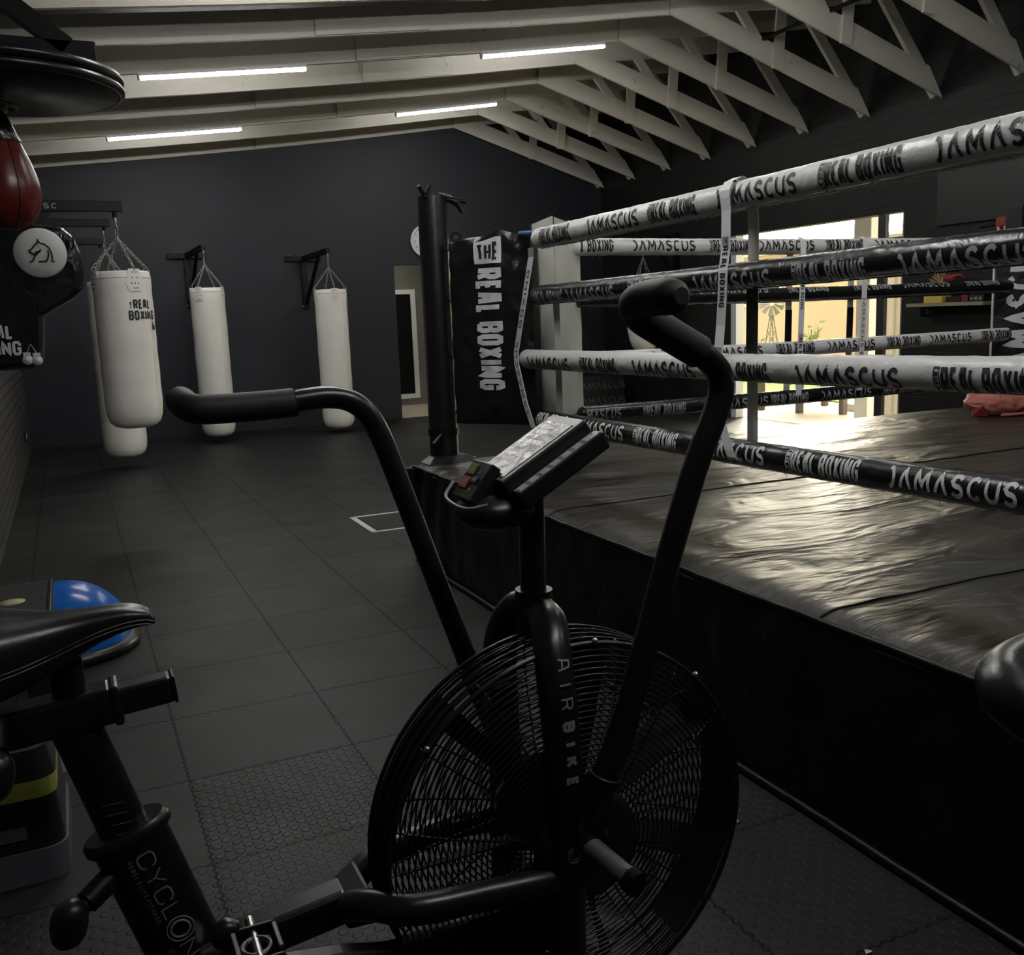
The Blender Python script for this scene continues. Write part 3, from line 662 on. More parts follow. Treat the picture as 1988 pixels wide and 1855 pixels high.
# black pad at the far right corner
t = thing('corner_pad', 'black corner pad with large white letters at the far right ring corner', 'corner pad', (5.9, 4.5, .75))
Q0, Q1 = V((5.755, 4.63, 0)), V((6.06, 4.34, 0)); qd = (Q1-Q0).normalized(); qn = V((qd.y, -qd.x, 0)); qn = qn if qn.y < 0 else -qn; QW = (Q1-Q0).length
def pf(u, v, d=0.0): return Q0 + qd*(QW*u) + qn*(.02*(1-(2*u-1)**2)*(1-(2*v-1)**8)+d) + V((0, 0, .74+1.02*v))
b = MB().grid(lambda u, v: pf(u, v), 12, 40); qb = lambda u, v: Q0 + qd*(QW*u) - qn*.09 + V((0, 0, .74+1.02*v))
b.grid(lambda u, v: qb(1-u, v), 2, 2)
for e in (0.0, 1.0): b.grid(lambda u, v: pf(e, v).lerp(qb(e, v), u), 2, 30); b.grid(lambda u, v: pf(u, e).lerp(qb(u, e), v), 12, 2)
obj('cushion', b, 'vinyl_black', t)
st, wt = strokes(DAM, .19, .10, .034, .018)
obj('lettering', MB().ribbons(shift(st, .02), .034, lambda a, c: pf((.075+.19-c)/QW*1.0, a/1.02, .003), .03), 'print_white', t)
obj('piping', MB().tube([pf(0, k/20, .001) for k in range(21)], .004, 6), 'webbing_grey', t)

# ------------------------------------------------------------------ ring ropes
def rope(label, side, zc, R, s0, s1, mt, ink, dam, real, phi, hh, seed, fray=0.0, lash=False):
    """side 'near' runs along y at x=2.1; side 'far' runs along x at y=4.5. phi: how far the print is turned up (radians)"""
    t = thing('ring_rope', label, 'ring rope', (2.1, s0, zc) if side == 'near' else (s0, 4.5, zc), group='padded ring ropes')
    L = abs(s1-s0)
    def P(s, a, ex=0.0):
        n_ = noise.noise(V((s*9, math.cos(a)*1.2, math.sin(a)*1.2+seed)))*.035 + noise.noise(V((s*34+a*1.5, math.cos(a)*2, math.sin(a)*2+seed)))*.035
        e = min(abs(s-s0), abs(s-s1)); rr = R*(1+n_)*(1 if e > .04 else math.sqrt(max(.02, 1-(1-e/.04)**2)))
        rr += ex; sag = -.008*math.sin(PI*min(1, abs(s-s0)/max(L, .1)))
        if side == 'near': return V((2.1 - math.cos(a)*rr, s, zc+sag-.012*(s-2.8)+math.sin(a)*rr))
        return V((s, 4.5 - math.cos(a)*rr, zc+sag+math.sin(a)*rr))
    nS = int(L/.016)
    ss = [s0 + (s1-s0)*i/nS for i in range(nS+1)]; n = 26
    ss = [s0] + [s0 + (s1-s0)/L*d for d in (.004, .012, .022)] + [q for q in ss if .03 < abs(q-s0) < L-.03] + [s1 - (s1-s0)/L*d for d in (.022, .012, .004)] + [s1]
    vs = [P(q, 2*PI*k/n) for q in ss for k in range(n)]
    b = MB().add(vs, [(i*n+k, i*n+(k+1) % n, (i+1)*n+(k+1) % n, (i+1)*n+k) for i in range(len(ss)-1) for k in range(n)], True)
    b.add(vs[:n], [tuple(range(n))]); b.add(vs[-n:], [tuple(range(n))])
    obj('sleeve', b, mt, t)
    dr = -1 if side == 'near' else 1       # reading direction along the axis
    def put(mb, st, th, start, wt, want, h):
        k = want/wt
        def f(a, c): return P(start + dr*a*k, phi + (c-h/2)/R, .0016)
        mb.ribbons(st, th, f, .012)
    lo, hi = min(s0, s1)+.01, max(s0, s1)-.01
    def clip(st, start, k): return [p for p in st if all(lo < start+dr*a*k < hi for a, _ in p)]
    for q in dam:
        b = MB(); st, th, wt = damascus(hh); put(b, clip(st, q[0], q[1]/wt), th, q[0], wt, q[1], hh)
        if b.v: obj('lettering', b, ink, t)
    for q in real:
        b = MB(); (a1, th1), (a2, th2), wt = real_boxing(hh*1.12); k = q[1]/wt
        put(b, clip(a1, q[0], k), th1*.92, q[0], wt, q[1], hh*1.12); put(b, clip(a2, q[0], k), th2, q[0], wt, q[1], hh*1.12)
        if b.v: obj('lettering', b, ink, t)
    # stitched lower seam with its loose threads
    b = MB(); m = int(L/.03)
    b.tube([P(lo + (hi-lo)*i/m, -PI/2-.05, .001) for i in range(m+1)], .0028, 5)
    obj('seam', b, mt, t)
    if fray:
        b = MB()
        for i in range(int(L*fray)):
            s = random.uniform(lo, hi); p = P(s, -PI/2+random.uniform(-.1, .25), 0); d = V((random.gauss(0, .01), random.gauss(0, .01), -random.uniform(.002, .010)))
            d[1 if side == 'near' else 0] += random.uniform(-.03, .03)
            q = p + d; b.tube([p, p.lerp(q, .6)+V((0, 0, .002)), q], .0009, 3)
        obj('loose_thread', b, 'thread', t)['kind'] = 'stuff'
    if lash:
        b = MB(); p0, p1 = V((2.1, s0, zc+.012)), V((2.125, s0+.24, zc+.03))
        for k in range(3): b.tube([p0.lerp(p1, i/24) + V((math.cos(i*1.1+k*2.1), 0, math.sin(i*1.1+k*2.1)))*.006 for i in range(25)], .006, 6)
        obj('lashing', b, 'blue_rope', t)
NE = .62
rope('white padded top rope along the near side of the ring', 'near', 1.704, .047, 4.215, NE, 'vinyl_white', 'print_black', [(3.651, .40), (2.76, .40), (1.849, .42)], [(4.10, .29), (3.175, .30), (2.262, .31)], -.12, .070, 1.0, 60, True)
rope('black padded second rope from the top along the near side of the ring', 'near', 1.441, .044, 4.26, NE, 'vinyl_black', 'print_grey', [(3.86, .42), (2.896, .42), (1.961, .42)], [(4.19, .30), (3.33, .30), (2.376, .30)], -.52, .068, 2.0, 14)
rope('white padded third rope from the top along the near side of the ring', 'near', 1.133, .046, 4.40, NE, 'vinyl_white', 'print_black', [(4.279, .43), (3.314, .42), (2.359, .42)], [(3.742, .30), (2.79, .305), (1.825, .31)], -.42, .070, 3.0, 30)
rope('black padded bottom rope along the near side of the ring', 'near', .838, .045, 4.25, NE, 'vinyl_black', 'print_white', [(3.80, .41), (2.92, .42), (1.972, .41)], [(4.192, .30), (3.31, .305), (2.395, .315)], .16, .068, 4.0, 20)
rope('off-white top rope along the far side of the ring', 'far', 1.672, .043, 2.45, 5.76, 'vinyl_white', 'print_black', [(2.790, .40), (3.63, .40), (4.50, .40)], [(2.37, .30), (3.29, .29), (4.12, .29)], .08, .062, 5.0, 40)
rope('black second rope from the top along the far side of the ring', 'far', 1.397, .040, 2.45, 5.76, 'vinyl_black', 'print_grey', [(3.3, .40), (4.75, .40)], [(2.85, .30), (3.85, .30), (4.35, .30), (5.3, .30)], .95, .05, 6.0, 12)
rope('off-white third rope from the top along the far side of the ring', 'far', 1.082, .042, 2.45, 5.76, 'vinyl_white', 'print_black', [(2.55, .38), (3.275, .38), (4.14, .38), (4.985, .37)], [(2.97, .28), (3.757, .285), (4.622, .28), (5.45, .28)], .02, .06, 7.0, 16)
rope('black bottom rope along the far side of the ring', 'far', .795, .042, 2.45, 5.76, 'vinyl_black', 'print_grey', [(2.42, .28), (3.3, .4), (4.1, .4), (5.0, .38)], [(2.84, .28), (3.72, .28), (4.60, .28)], -.15, .06, 8.0, 10)

# ------------------------------------------------------------------ rope spacer straps
def ribbon(path, wdir, wd, th):
    """strap: path of centres, width direction, width, thickness vector"""
    w_ = V(wdir)*wd/2; t_ = V(th); vs = []
    for p in path: p = V(p); vs += [p-w_, p+w_, p+w_+t_, p-w_+t_]
    n = len(path); fs = []
    for i in range(n-1):
        for k in range(4): fs.append((i*4+k, i*4+(k+1) % 4, i*4+4+(k+1) % 4, i*4+4+k))
    fs += [(3, 2, 1, 0), (n*4-4, n*4-3, n*4-2, n*4-1)]
    return MB().add(vs, fs)
def path_at(path, z):
    for a, b_ in zip(path[:-1], path[1:]):
        if a[2] >= z >= b_[2]: k = (a[2]-z)/(a[2]-b_[2]+1e-9); return V(a).lerp(V(b_), k)
    return V(path[-1])
def strap(label, front, back, wdir, nout, txt, wd=.046, dark=None):
    t = thing('rope_strap', label, 'strap', front[-1], group='vertical straps joining the ropes')
    nout = V(nout)
    obj('front_band', ribbon(front, wdir, wd, nout*.002), 'webbing', t)
    if back: obj('back_band', ribbon(back, wdir, wd*1.15, nout*-.002), 'webbing_grey', t)
    if dark:
        p = [path_at(back, z) + nout*.001 for z in dark]; obj('back_sleeve', ribbon(p, wdir, wd*1.2, nout*.003), 'vinyl_black', t)
    for kind, z0, ln, upw in txt:
        b = MB()
        if kind == 'R':
            h = wd*.62; (a1, th1), _, wt = real_boxing(h, False); bxh = h*1.0
            k = (ln-bxh)/wt
            def f(a, c, z0=z0, k=k, h=h): p = path_at(front, z0 - bxh - a*k); return p + V(wdir)*(c-h/2) + nout*.003
            b.ribbons(a1, th1*.85, f, .02)
            st, w2 = strokes('THE', h*.6, h*.26, h*.085, h*.05)
            b.ribbons([[(x-w2/2, y) for x, y in p] for p in st], h*.085, lambda a, c, z0=z0, h=h: path_at(front, z0 - h*.78 + c) + V(wdir)*a + nout*.003, .02)
            q = h*.5; b.ribbons([[(-q, 0), (q, 0), (q, h*.86), (-q, h*.86), (-q, 0)]], h*.07, lambda a, c, z0=z0, h=h: path_at(front, z0 - h*.92 + c) + V(wdir)*a + nout*.003, .05)
        else:
            h = wd*.55; st, wt = strokes(kind, h, h*.85, h*.15, h*.38); k = ln/wt
            def f(a, c, z0=z0, k=k, h=h): p = path_at(front, z0 + (a*k if upw else -a*k)); return p + V(wdir)*((h/2-c) if upw else (c-h/2)) + nout*.003
            b.ribbons(st, h*.15, f, .02)
        obj('lettering', b, 'print_black', t)
fr = [(2.098, 2.69, 1.758), (2.060, 2.688, 1.743), (2.046, 2.689, 1.715), (2.046, 2.69, 1.69), (2.052, 2.692, 1.65), (2.056, 2.70, 1.52), (2.049, 2.706, 1.455), (2.049, 2.707, 1.425), (2.056, 2.72, 1.36), (2.060, 2.734, 1.27), (2.048, 2.734, 1.15), (2.047, 2.734, 1.11), (2.056, 2.722, .93), (2.049, 2.675, .845), (2.050, 2.66, .82), (2.09, 2.652, .788)]
bk = [(2.10, 2.69, 1.758), (2.15, 2.688, 1.73), (2.155, 2.68, 1.60), (2.15, 2.678, 1.2), (2.15, 2.676, .86), (2.12, 2.67, .79)]
strap('white lettered strap joining the four near ropes, close to the middle', fr, bk, (0, -1, 0), (-1, 0, 0), [('R', 1.565, .235, 0), ('R', 1.195, .215, 0)], .048, (1.39, 1.16))
fr = [(2.03, 4.14, 1.64), (2.045, 4.17, 1.60), (2.04, 4.24, 1.42), (2.046, 4.375, 1.15), (2.046, 4.375, 1.09), (2.05, 4.30, .90), (2.052, 4.22, .78), (2.09, 4.215, .782)]
bk = [(2.15, 4.13, 1.40), (2.152, 4.13, 1.2), (2.152, 4.13, .86)]
strap('white lettered strap bent around the third rope beside the black corner pad', fr, bk, (0, -1, 0), (-1, 0, 0), [(DAM.replace('1', 'D') and '1232'+'4564', .84, .36, 1), ('BOXING', 1.27, .27, 1)], .055)
for lab, x, tx in (('white lettered strap on the far ropes, left of the two in front of the yard', 3.94, [('R', 1.50, .20, 0), ('R', 1.16, .20, 0)]), ('white lettered strap on the far ropes, right of the two in front of the yard', 4.42, [('1232'+'4564', 1.36, .30, 0), ('BOXING', 1.03, .2, 0)])):
    fr = [(x, 4.498, 1.717), (x, 4.458, 1.70), (x, 4.45, 1.6), (x-.005, 4.455, 1.3), (x-.015, 4.452, 1.08), (x-.02, 4.456, .80), (x-.02, 4.49, .751)]
    bk = [(x-.015, 4.545, 1.70), (x-.02, 4.55, 1.3), (x-.03, 4.55, .78)]
    strap(lab, fr, bk, (1, 0, 0), (0, -1, 0), tx, .04, (1.30, 1.06))

# ------------------------------------------------------------------ heavy bags and their brackets
def glove_mark(x, y, s):
    """outline pair of hanging boxing gloves"""
    a = [(0, 0), (.3, -.25), (.55, -.2), (.6, .15), (.45, .5), (.25, .5), (.2, .35), (0, .3), (-.06, .12), (0, 0)]
    g = [[(x+q[0]*s, y+q[1]*s) for q in a], [(x+(1.0-q[0])*s+.15*s, y+q[1]*s-.05*s) for q in a], [(x+.35*s, y+.5*s), (x+.5*s, y+1.1*s), (x+.75*s, y+.45*s)]]
    return g
def heavy_bag(label, loc, R, zb, zt, za, logo=None, group='white heavy bags', straps=4, seed=0.0, turn=.4):
    x, y = loc
    t = thing('heavy_bag', label, 'punching bag', (x, y, zb), group=group)
    H = zt-zb
    prof = [(0.001, 0), (R*.45, .004), (R*.72, .018), (R*.88, .045), (R*.965, .09), (R, .15)] + [(R*(1+.008*math.sin(k*1.7)), .15+(H-.19)*k/16) for k in range(1, 17)] + [(R*.99, H-.03), (R*.965, H-.012), (R*.93, H), (R*.86, H-.006), (R*.80, H-.03), (0, H-.035)]
    fn = lambda a, z: 1 + .014*noise.noise(V((math.cos(a)*2, math.sin(a)*2, z*3+seed))) + .006*noise.noise(V((math.cos(a)*6, math.sin(a)*6, z*2+seed)))
    obj('bag_body', MB().lathe(prof, 40, (x, y, zb), fn=fn), 'bag_white', t)
    obj('rim_seam', MB().torus((x, y, zt-.045), (0, 0, 1), R*1.002, .0035, 40, 6), 'webbing_grey', t)
    sa = -.62 if seed < 10 else -1.0; obj('side_seam', MB().tube([V((x+math.cos(sa)*q[0]*1.004*fn(0, 0), y+math.sin(sa)*q[0]*1.004*fn(0, 0), zb+q[1])) for q in [(R*fn(sa, zz)/fn(0, 0), zz) for zz in [.14+(H-.20)*k/24 for k in range(25)]]], .0035, 6), 'bag_white', t)
    ap = V((x, y, zt + (za-zt)*.62))
    for k in range(straps):
        a = turn + 2*PI*k/straps; d = V((math.cos(a), math.sin(a), 0)); q = V((x, y, 0)) + d*R*.97
        s_ = MB()
        tb = lambda u, v: V((x, y, 0)) + V((math.cos(a+(u-.5)*.42*(1+.5*math.sin(PI*min(1, v*1.3)))), math.sin(a+(u-.5)*.42*(1+.5*math.sin(PI*min(1, v*1.3)))), 0))*(R*1.012+.002) + V((0, 0, zt-.13*R/.18+(.14*R/.18)*v))
        s_.grid(tb, 6, 6); po = obj('strap_tab', s_, 'bag_white', t)
        rv = MB()
        for u, v in ((.35, .85), (.65, .85), (.33, .6), (.66, .6), (.3, .36), (.5, .36), (.7, .36), (.42, .14), (.6, .14)): rv.ball(tb(u, v), .0035*R/.18+.001, 6, 4)
        obj('rivet', rv, 'black', po)
        obj('d_ring', MB().torus(q + V((0, 0, zt+.012)), V((d.y, -d.x, 0)), .017, .003, 14, 6), 'chain', t)
        obj('chain', MB().chain(q + V((0, 0, zt+.028)), ap), 'chain', t)
    obj('chain', MB().chain(ap, (x, y, za-.05), .04, .0035, .011), 'chain', t)
    obj('swivel', MB().torus((x, y, za-.045), (1, 0, 0), .018, .004, 14, 6).cyl((x, y, za-.03), (x, y, za-.001), .012, 10), 'chain', t)
    if logo:
        ang, zz, h = logo; b = MB()
        def f(u, v): a = ang + u/R; return V((x+math.cos(a)*(R*1.012), y+math.sin(a)*(R*1.012), zz+v))
        st, w1 = strokes('REAL', h, h*.5, h*.2, h*.08); b.ribbons(shift(st, .45*h, h*1.15), h*.19, f, .02)
        st, w2 = strokes('BOXING', h, h*.52, h*.2, h*.08); b.ribbons(shift(st, -.1*h), h*.19, f, .02)
        st, w3 = strokes('THE', h*.2, h*.22, h*.07, h*.05); b.ribbons(shift(st, .30*h, 1.2*h, PI/2), h*.07, f, .02)
        b.ribbons(glove_mark(2.6*h, -.9*h, h*.55), h*.14, f, .02); b.ribbons(glove_mark(2.62*h, -.88*h, h*.42), h*.14, f, .02)
        obj('lettering', b, 'print_black', t)
    return t
def bracket_back(label, x, za, yend):
    """T-shaped bracket on the back wall holding a bag by its arm"""
    t = thing('bag_bracket', label, 'bracket', (x, YB, za), group='black bag brackets')
    obj('wall_bar', MB().box(x-.30, x+.16, YB-.045, YB, za-.03, za+.03), 'black', t, bev=.004)
    obj('wall_bar', MB().box(x-.11, x-.03, YB-.045, YB, za-.62, za-.03), 'black', t, bev=.004)
    obj('arm', MB().beam((x-.07, YB-.045, za-.0), (x, yend-.03, za+.03), .05, .06), 'black', t, bev=.004)
    obj('brace', MB().beam((x-.07, YB-.045, za-.56), (x-.03, yend+.35, za-.02), .035, .035), 'black', t)
    for dx, dz in ((-.24, .045), (.05, .045), (-.12, -.6)): obj('bolt', MB().ball((x+dx, YB-.05, za+dz), .012, 8, 6), 'chrome', t)
def bracket_left(label, y, za, xend, txt=False):
    t = thing('bag_bracket', label, 'bracket', (XL, y, za), group='black bag brackets')
    obj('wall_bar', MB().box(XL, XL+.04, y-.05, y+.05, za-.55, za+.12), 'black', t, bev=.004)
    obj('arm', MB().box(XL+.04, xend+.05, y-.03, y+.03, za-.035, za+.035), 'black', t, bev=.005)
    obj('brace', MB().beam((XL+.03, y, za-.48), (xend-.38, y, za-.02), .04, .04, (0, 1, 0)), 'black', t)
    obj('arm_hook', MB().cyl((xend, y, za-.07), (xend, y, za-.03), .016, 10), 'black', t)
    if txt:
        st, wt = strokes('123245', .034, .034, .006, .012)
        obj('lettering', MB().ribbons(shift(st, -.10), .006, plane((-.12, y-.03, za-.018), (1, 0, 0), (0, 0, 1), .001), .02), 'print_grey', t)
bracket_left('black wall bracket arm carrying the front large white bag', 7.0, 2.135, .39, True)
heavy_bag('large white heavy bag nearest the camera, with a black printed mark', (.39, 7.0), .185, .672, 1.715, 2.065, (-1.47, 1.395, .062), seed=3)
bracket_left('black wall bracket arm above the bag hidden behind the large one', 10.0, 2.33, .455)
heavy_bag('white heavy bag mostly hidden behind the large printed one', (.44, 10.0), .20, .112, 1.78, 2.26, seed=8, turn=.9)
bracket_left('lowest black wall bracket arm beside the left wall, furthest back', 11.5, 2.285, .46)
bracket_back('black bracket on the back wall holding the middle slim bag', 1.53, 2.19, 11.5)
heavy_bag('slim white heavy bag behind the foam grip of the far bike handle', (1.53, 11.5), .19, .075, 1.765, 2.19, seed=12, turn=.95)
bracket_back('black bracket on the back wall holding the slim bag near the doorway', 2.95, 2.14, 11.5)
heavy_bag('slim white heavy bag hanging nearest to the back doorway', (2.95, 11.5), .19, .05, 1.715, 2.14, seed=15, turn=1.6)
# pear-shaped bag behind the ring
t = thing('pear_bag', 'white pear-shaped bag hanging behind the ring beyond the near ropes', 'punching bag', (6.78, 10.6, .72))
prof = [(.001, 0), (.10, .015), (.15, .06), (.19, .16), (.215, .30), (.225, .45), (.22, .60), (.20, .72), (.16, .80), (.05, .83), (0, .83)]
obj('bag_body', MB().lathe(prof, 36, (6.78, 10.6, .80)), 'bag_white', t)
for k in range(4):
    a = .5+PI/2*k; obj('chain', MB().chain((6.78+.17*math.cos(a), 10.6+.17*math.sin(a), 1.60), (6.78, 10.6, 2.0)), 'chain', t)
obj('chain', MB().chain((6.78, 10.6, 2.0), (6.78, 10.6, 2.2), .04, .0035, .011), 'chain', t)
t = thing('bag_bracket', 'black bracket on the right wall holding the pear-shaped bag', 'bracket', (XR, 10.6, 2.2), group='black bag brackets')
obj('wall_bar', MB().box(XR-.04, XR, 10.55, 10.65, 1.6, 2.3), 'black', t); obj('arm', MB().box(6.74, XR-.04, 10.57, 10.63, 2.2, 2.26), 'black', t)
obj('brace', MB().beam((XR-.04, 10.6, 1.7), (6.98, 10.6, 2.2), .04, .04, (0, 1, 0)), 'black', t)
# lettered foam blocks behind the ring
t = thing('foam_block', 'black lettered foam block standing on the floor behind the ring beside the white corner pad', 'foam block', (6.6, 11.6, 0))
obj('block', MB().box(6.2, 7.08, 11.6, 12.1, 0, .46), 'box_black', t, bev=.01)
for z in (.06, .27):
    st, wt = strokes(DAM, .10, .078, .014, .018)
    obj('lettering', MB().ribbons(shift(st, .12, z), .014, plane((6.2, 11.6, 0), (1, 0, 0), (0, 0, 1), .002), .03), 'print_dim', t)

# ------------------------------------------------------------------ clock, shelf and wall pieces
t = thing('wall_clock', 'round white wall clock half hidden behind the black ring post', 'clock', (4.55, YB-.03, 2.355))
obj('rim', MB().torus((4.55, YB-.03, 2.355), (0, 1, 0), .20, .018, 48, 10), 'white_frame', t)
obj('dial', MB().lathe([(.20, 0), (.20, .012), (0, .012)], 48, (4.55, YB-.012, 2.355), (0, -1, 0)), 'webbing', t)
b = MB()
for k in range(12): a = 2*PI*k/12; b.beam((4.55+.135*math.cos(a), YB-.026, 2.355+.135*math.sin(a)), (4.55+.165*math.cos(a), YB-.026, 2.355+.165*math.sin(a)), .002, .012, (math.sin(a), 0, -math.cos(a)))
obj('hour_mark', b, 'print_grey', t)
obj('hand', MB().beam((4.55, YB-.028, 2.355), (4.46, YB-.028, 2.40), .003, .008, (0, 0, 1)).beam((4.55, YB-.028, 2.355), (4.60, YB-.028, 2.47), .003, .006, (1, 0, 0)), 'print_black', t)

t = thing('wall_shelf', 'raw wooden shelf on the black brick wall behind the far right of the ring', 'shelf', (XR, 6.2, 1.27))
obj('board', MB().box(XR-.22, XR, 5.80, 6.62, 1.265, 1.295), 'shelf', t)
obj('bracket', MB().box(XR-.14, XR-.11, 6.5, 6.53, 1.18, 1.265).box(XR-.14, XR-.0, 6.5, 6.53, 1.175, 1.19), 'black', t)
tag(obj('card_box', MB().box(XR-.2, XR-.08, 6.24, 6.44, 1.295, 1.365), 'yellow', bev=.003), 'small yellow card box on the wooden wall shelf', 'box')
tag(obj('card_box', MB().box(XR-.2, XR-.06, 6.05, 6.20, 1.295, 1.345), 'box_black', bev=.003), 'low black box between the yellow and the red box on the wall shelf', 'box')
tag(obj('card_box', MB().box(XR-.2, XR-.06, 5.97, 6.04, 1.295, 1.355), 'box_red', bev=.003), 'narrow dark red box on the wooden wall shelf', 'box')
t = thing('card_box', 'long black box with small white print at the end of the wall shelf', 'box', (XR-.13, 5.9, 1.295))
obj('carton', MB().box(XR-.2, XR-.06, 5.81, 5.955, 1.295, 1.355), 'box_black', t, bev=.003)
obj('print', MB().box(XR-.2015, XR-.2, 5.92, 5.94, 1.31, 1.335).box(XR-.2015, XR-.2, 5.87, 5.905, 1.31, 1.335).box(XR-.2015, XR-.2, 5.83, 5.855, 1.31, 1.335), 'print_grey', t)
t = thing('wall_shelf', 'black shelf board on the brick wall above the raw wooden shelf', 'shelf', (XR, 6.1, 1.43))
obj('board', MB().box(XR-.2, XR, 5.55, 6.62, 1.415, 1.43), 'box_black', t)
obj('print', MB().box(XR-.202, XR-.2, 5.62, 5.72, 1.417, 1.428).box(XR-.202, XR-.2, 5.80, 5.86, 1.417, 1.428), 'print_grey', t)
t = thing('headdress_ornament', 'dried feather fan ornament with a small red bird figure on the black shelf', 'ornament', (XR-.1, 6.33, 1.43))
b = MB()
for k in range(26):
    a = PI*.42 + PI*.62*k/25; L = random.uniform(.13, .17); q = V((XR-.1+random.uniform(-.02, .02), 6.33 - math.cos(a)*L, 1.445 + math.sin(a)*L*.85))
    b.tube([V((XR-.1, 6.33, 1.45)), q], [.002, .004], 4)
obj('feather', b, 'straw', t)['kind'] = 'stuff'
obj('figure', MB().ball((XR-.13, 6.23, 1.505), (.03, .07, .04)).tube([(XR-.13, 6.18, 1.52), (XR-.13, 6.11, 1.53), (XR-.13, 6.07, 1.50)], [.022, .012, .004], 8), 'red_pad', t)
obj('figure_leg', MB().cyl((XR-.13, 6.27, 1.43), (XR-.13, 6.26, 1.49), .008, 8), 'ivory', t); obj('figure_leg', MB().cyl((XR-.13, 6.31, 1.43), (XR-.13, 6.30, 1.52), .008, 8), 'ivory', t)
tag(obj('wall_board', MB().box(XR-.03, XR, 5.2, 6.48, 1.98, 2.44), 'box_black'), 'plain black board on the brick wall right of the glass door pane', 'board')
t = thing('dip_station', 'black frame with a red padded arm at the upper right beyond the ring ropes', 'gym frame', (6.95, 5.2, 0))
obj('upright', MB().box(6.88, 6.96, 4.5, 4.58, 0, 2.0), 'black', t)
obj('cross_arm', MB().cyl((6.8, 5.62, 1.887), (6.88, 4.52, 1.95), .012, 8), 'black', t)
obj('arm_pad', MB().hexa([(6.74, 4.7, 1.895), (6.86, 4.7, 1.895), (6.86, 5.44, 1.862), (6.74, 5.44, 1.862)], [(6.74, 4.7, 1.975), (6.86, 4.7, 1.975), (6.86, 5.44, 1.945), (6.74, 5.44, 1.945)]), 'red_pad', t, bev=.014)
obj('arm_pad', MB().hexa([(6.76, 4.9, 1.97), (6.84, 4.9, 1.97), (6.84, 5.33, 1.965), (6.76, 5.33, 1.965)], [(6.76, 4.9, 2.04), (6.84, 4.9, 2.04), (6.84, 5.22, 2.01), (6.76, 5.22, 2.01)]), 'red_pad', t, bev=.012)
for y in (5.415, 5.355): obj('bolt', MB().cyl((6.75, y, 1.84), (6.75, y, 1.87), .011, 8), 'ivory', t)

# pink bag on the canvas
t = thing('gym_bag', 'crumpled pink bag with dark red lining lying on the far right of the ring floor', 'bag', (5.6, 4.4, PZ))
def bagf(u, v):
    a = 2*PI*u; s = v*2-1; x = 5.60 + .27*s; rr = (.5*(1-s*s)+.5*math.sqrt(max(0, 1-s**4)))*(.12 if s < .3 else .12-.05*(s-.3))
    n_ = .022*noise.noise(V((s*3, math.cos(a)*2, math.sin(a)*2)))+.012*noise.noise(V((s*9, math.cos(a)*4, math.sin(a)*4)))
    z = PZ + .085 + (rr+n_)*math.sin(a)*.78; y = 4.42 - .04*s + (rr*1.1+n_)*math.cos(a)
    return V((x, y, max(PZ+.002, z)))
obj('bag_shell', MB().grid(bagf, 40, 40), 'pink', t)
obj('lining', MB().ball((5.79, 4.335, PZ+.085), (.075, .045, .06), 18, 12), 'plaid', t)
obj('collar_band', MB().torus((5.845, 4.33, PZ+.075), (.9, -.35, 0), .06, .014, 24, 8), 'cream_trim', t)
obj('hem', MB().tube([V((5.47, 4.30, PZ+.012)), V((5.55, 4.285, PZ+.01)), V((5.65, 4.27, PZ+.012)), V((5.74, 4.265, PZ+.025)), V((5.80, 4.26, PZ+.02))], .010, 8), 'pink', t)
obj('label_patch', MB().hexa([(5.345, 4.42, PZ+.005), (5.41, 4.36, PZ+.004), (5.43, 4.37, PZ+.004), (5.365, 4.44, PZ+.005)], [(5.35, 4.42, PZ+.05), (5.37, 4.36, PZ+.075), (5.39, 4.37, PZ+.075), (5.37, 4.44, PZ+.05)]), 'red_pad', t)

# ------------------------------------------------------------------ tape square, socket, scrap
b = MB(); tx0, tx1, ty0, ty1, tw, tz = 1.655, 2.55, 5.82, 6.345, .03, .0015
b.box(tx0, tx1, ty0-tw/2, ty0+tw/2, 0, tz).box(tx0, tx1, ty1-tw/2, ty1+tw/2, 0, tz).box(tx0, tx0+tw*1.3, ty0, ty1, 0, tz).box(tx1, tx1+tw, ty0, ty1, 0, tz)
tag(obj('floor_tape', b, 'tape'), 'white tape rectangle stuck on the black floor left of the ring corner', 'tape')
t = thing('wall_socket', 'dark wall socket low on the left brick wall near the far corner', 'socket', (XL, 11.0, .3))
obj('plate', MB().box(XL, XL+.02, 10.93, 11.07, .24, .36), 'box_black', t, bev=.004); obj('switch', MB().box(XL+.02, XL+.026, 10.94, 10.97, .27, .33), 'webbing_grey', t)
tag(obj('paper_scrap', MB().add([(1.372, 1.337, .002), (1.385, 1.333, .006), (1.388, 1.342, .003), (1.376, 1.346, .005)], [(0, 1, 2, 3)]), 'print_white'), 'tiny white scrap of paper on the floor beside the ring skirt', 'scrap')

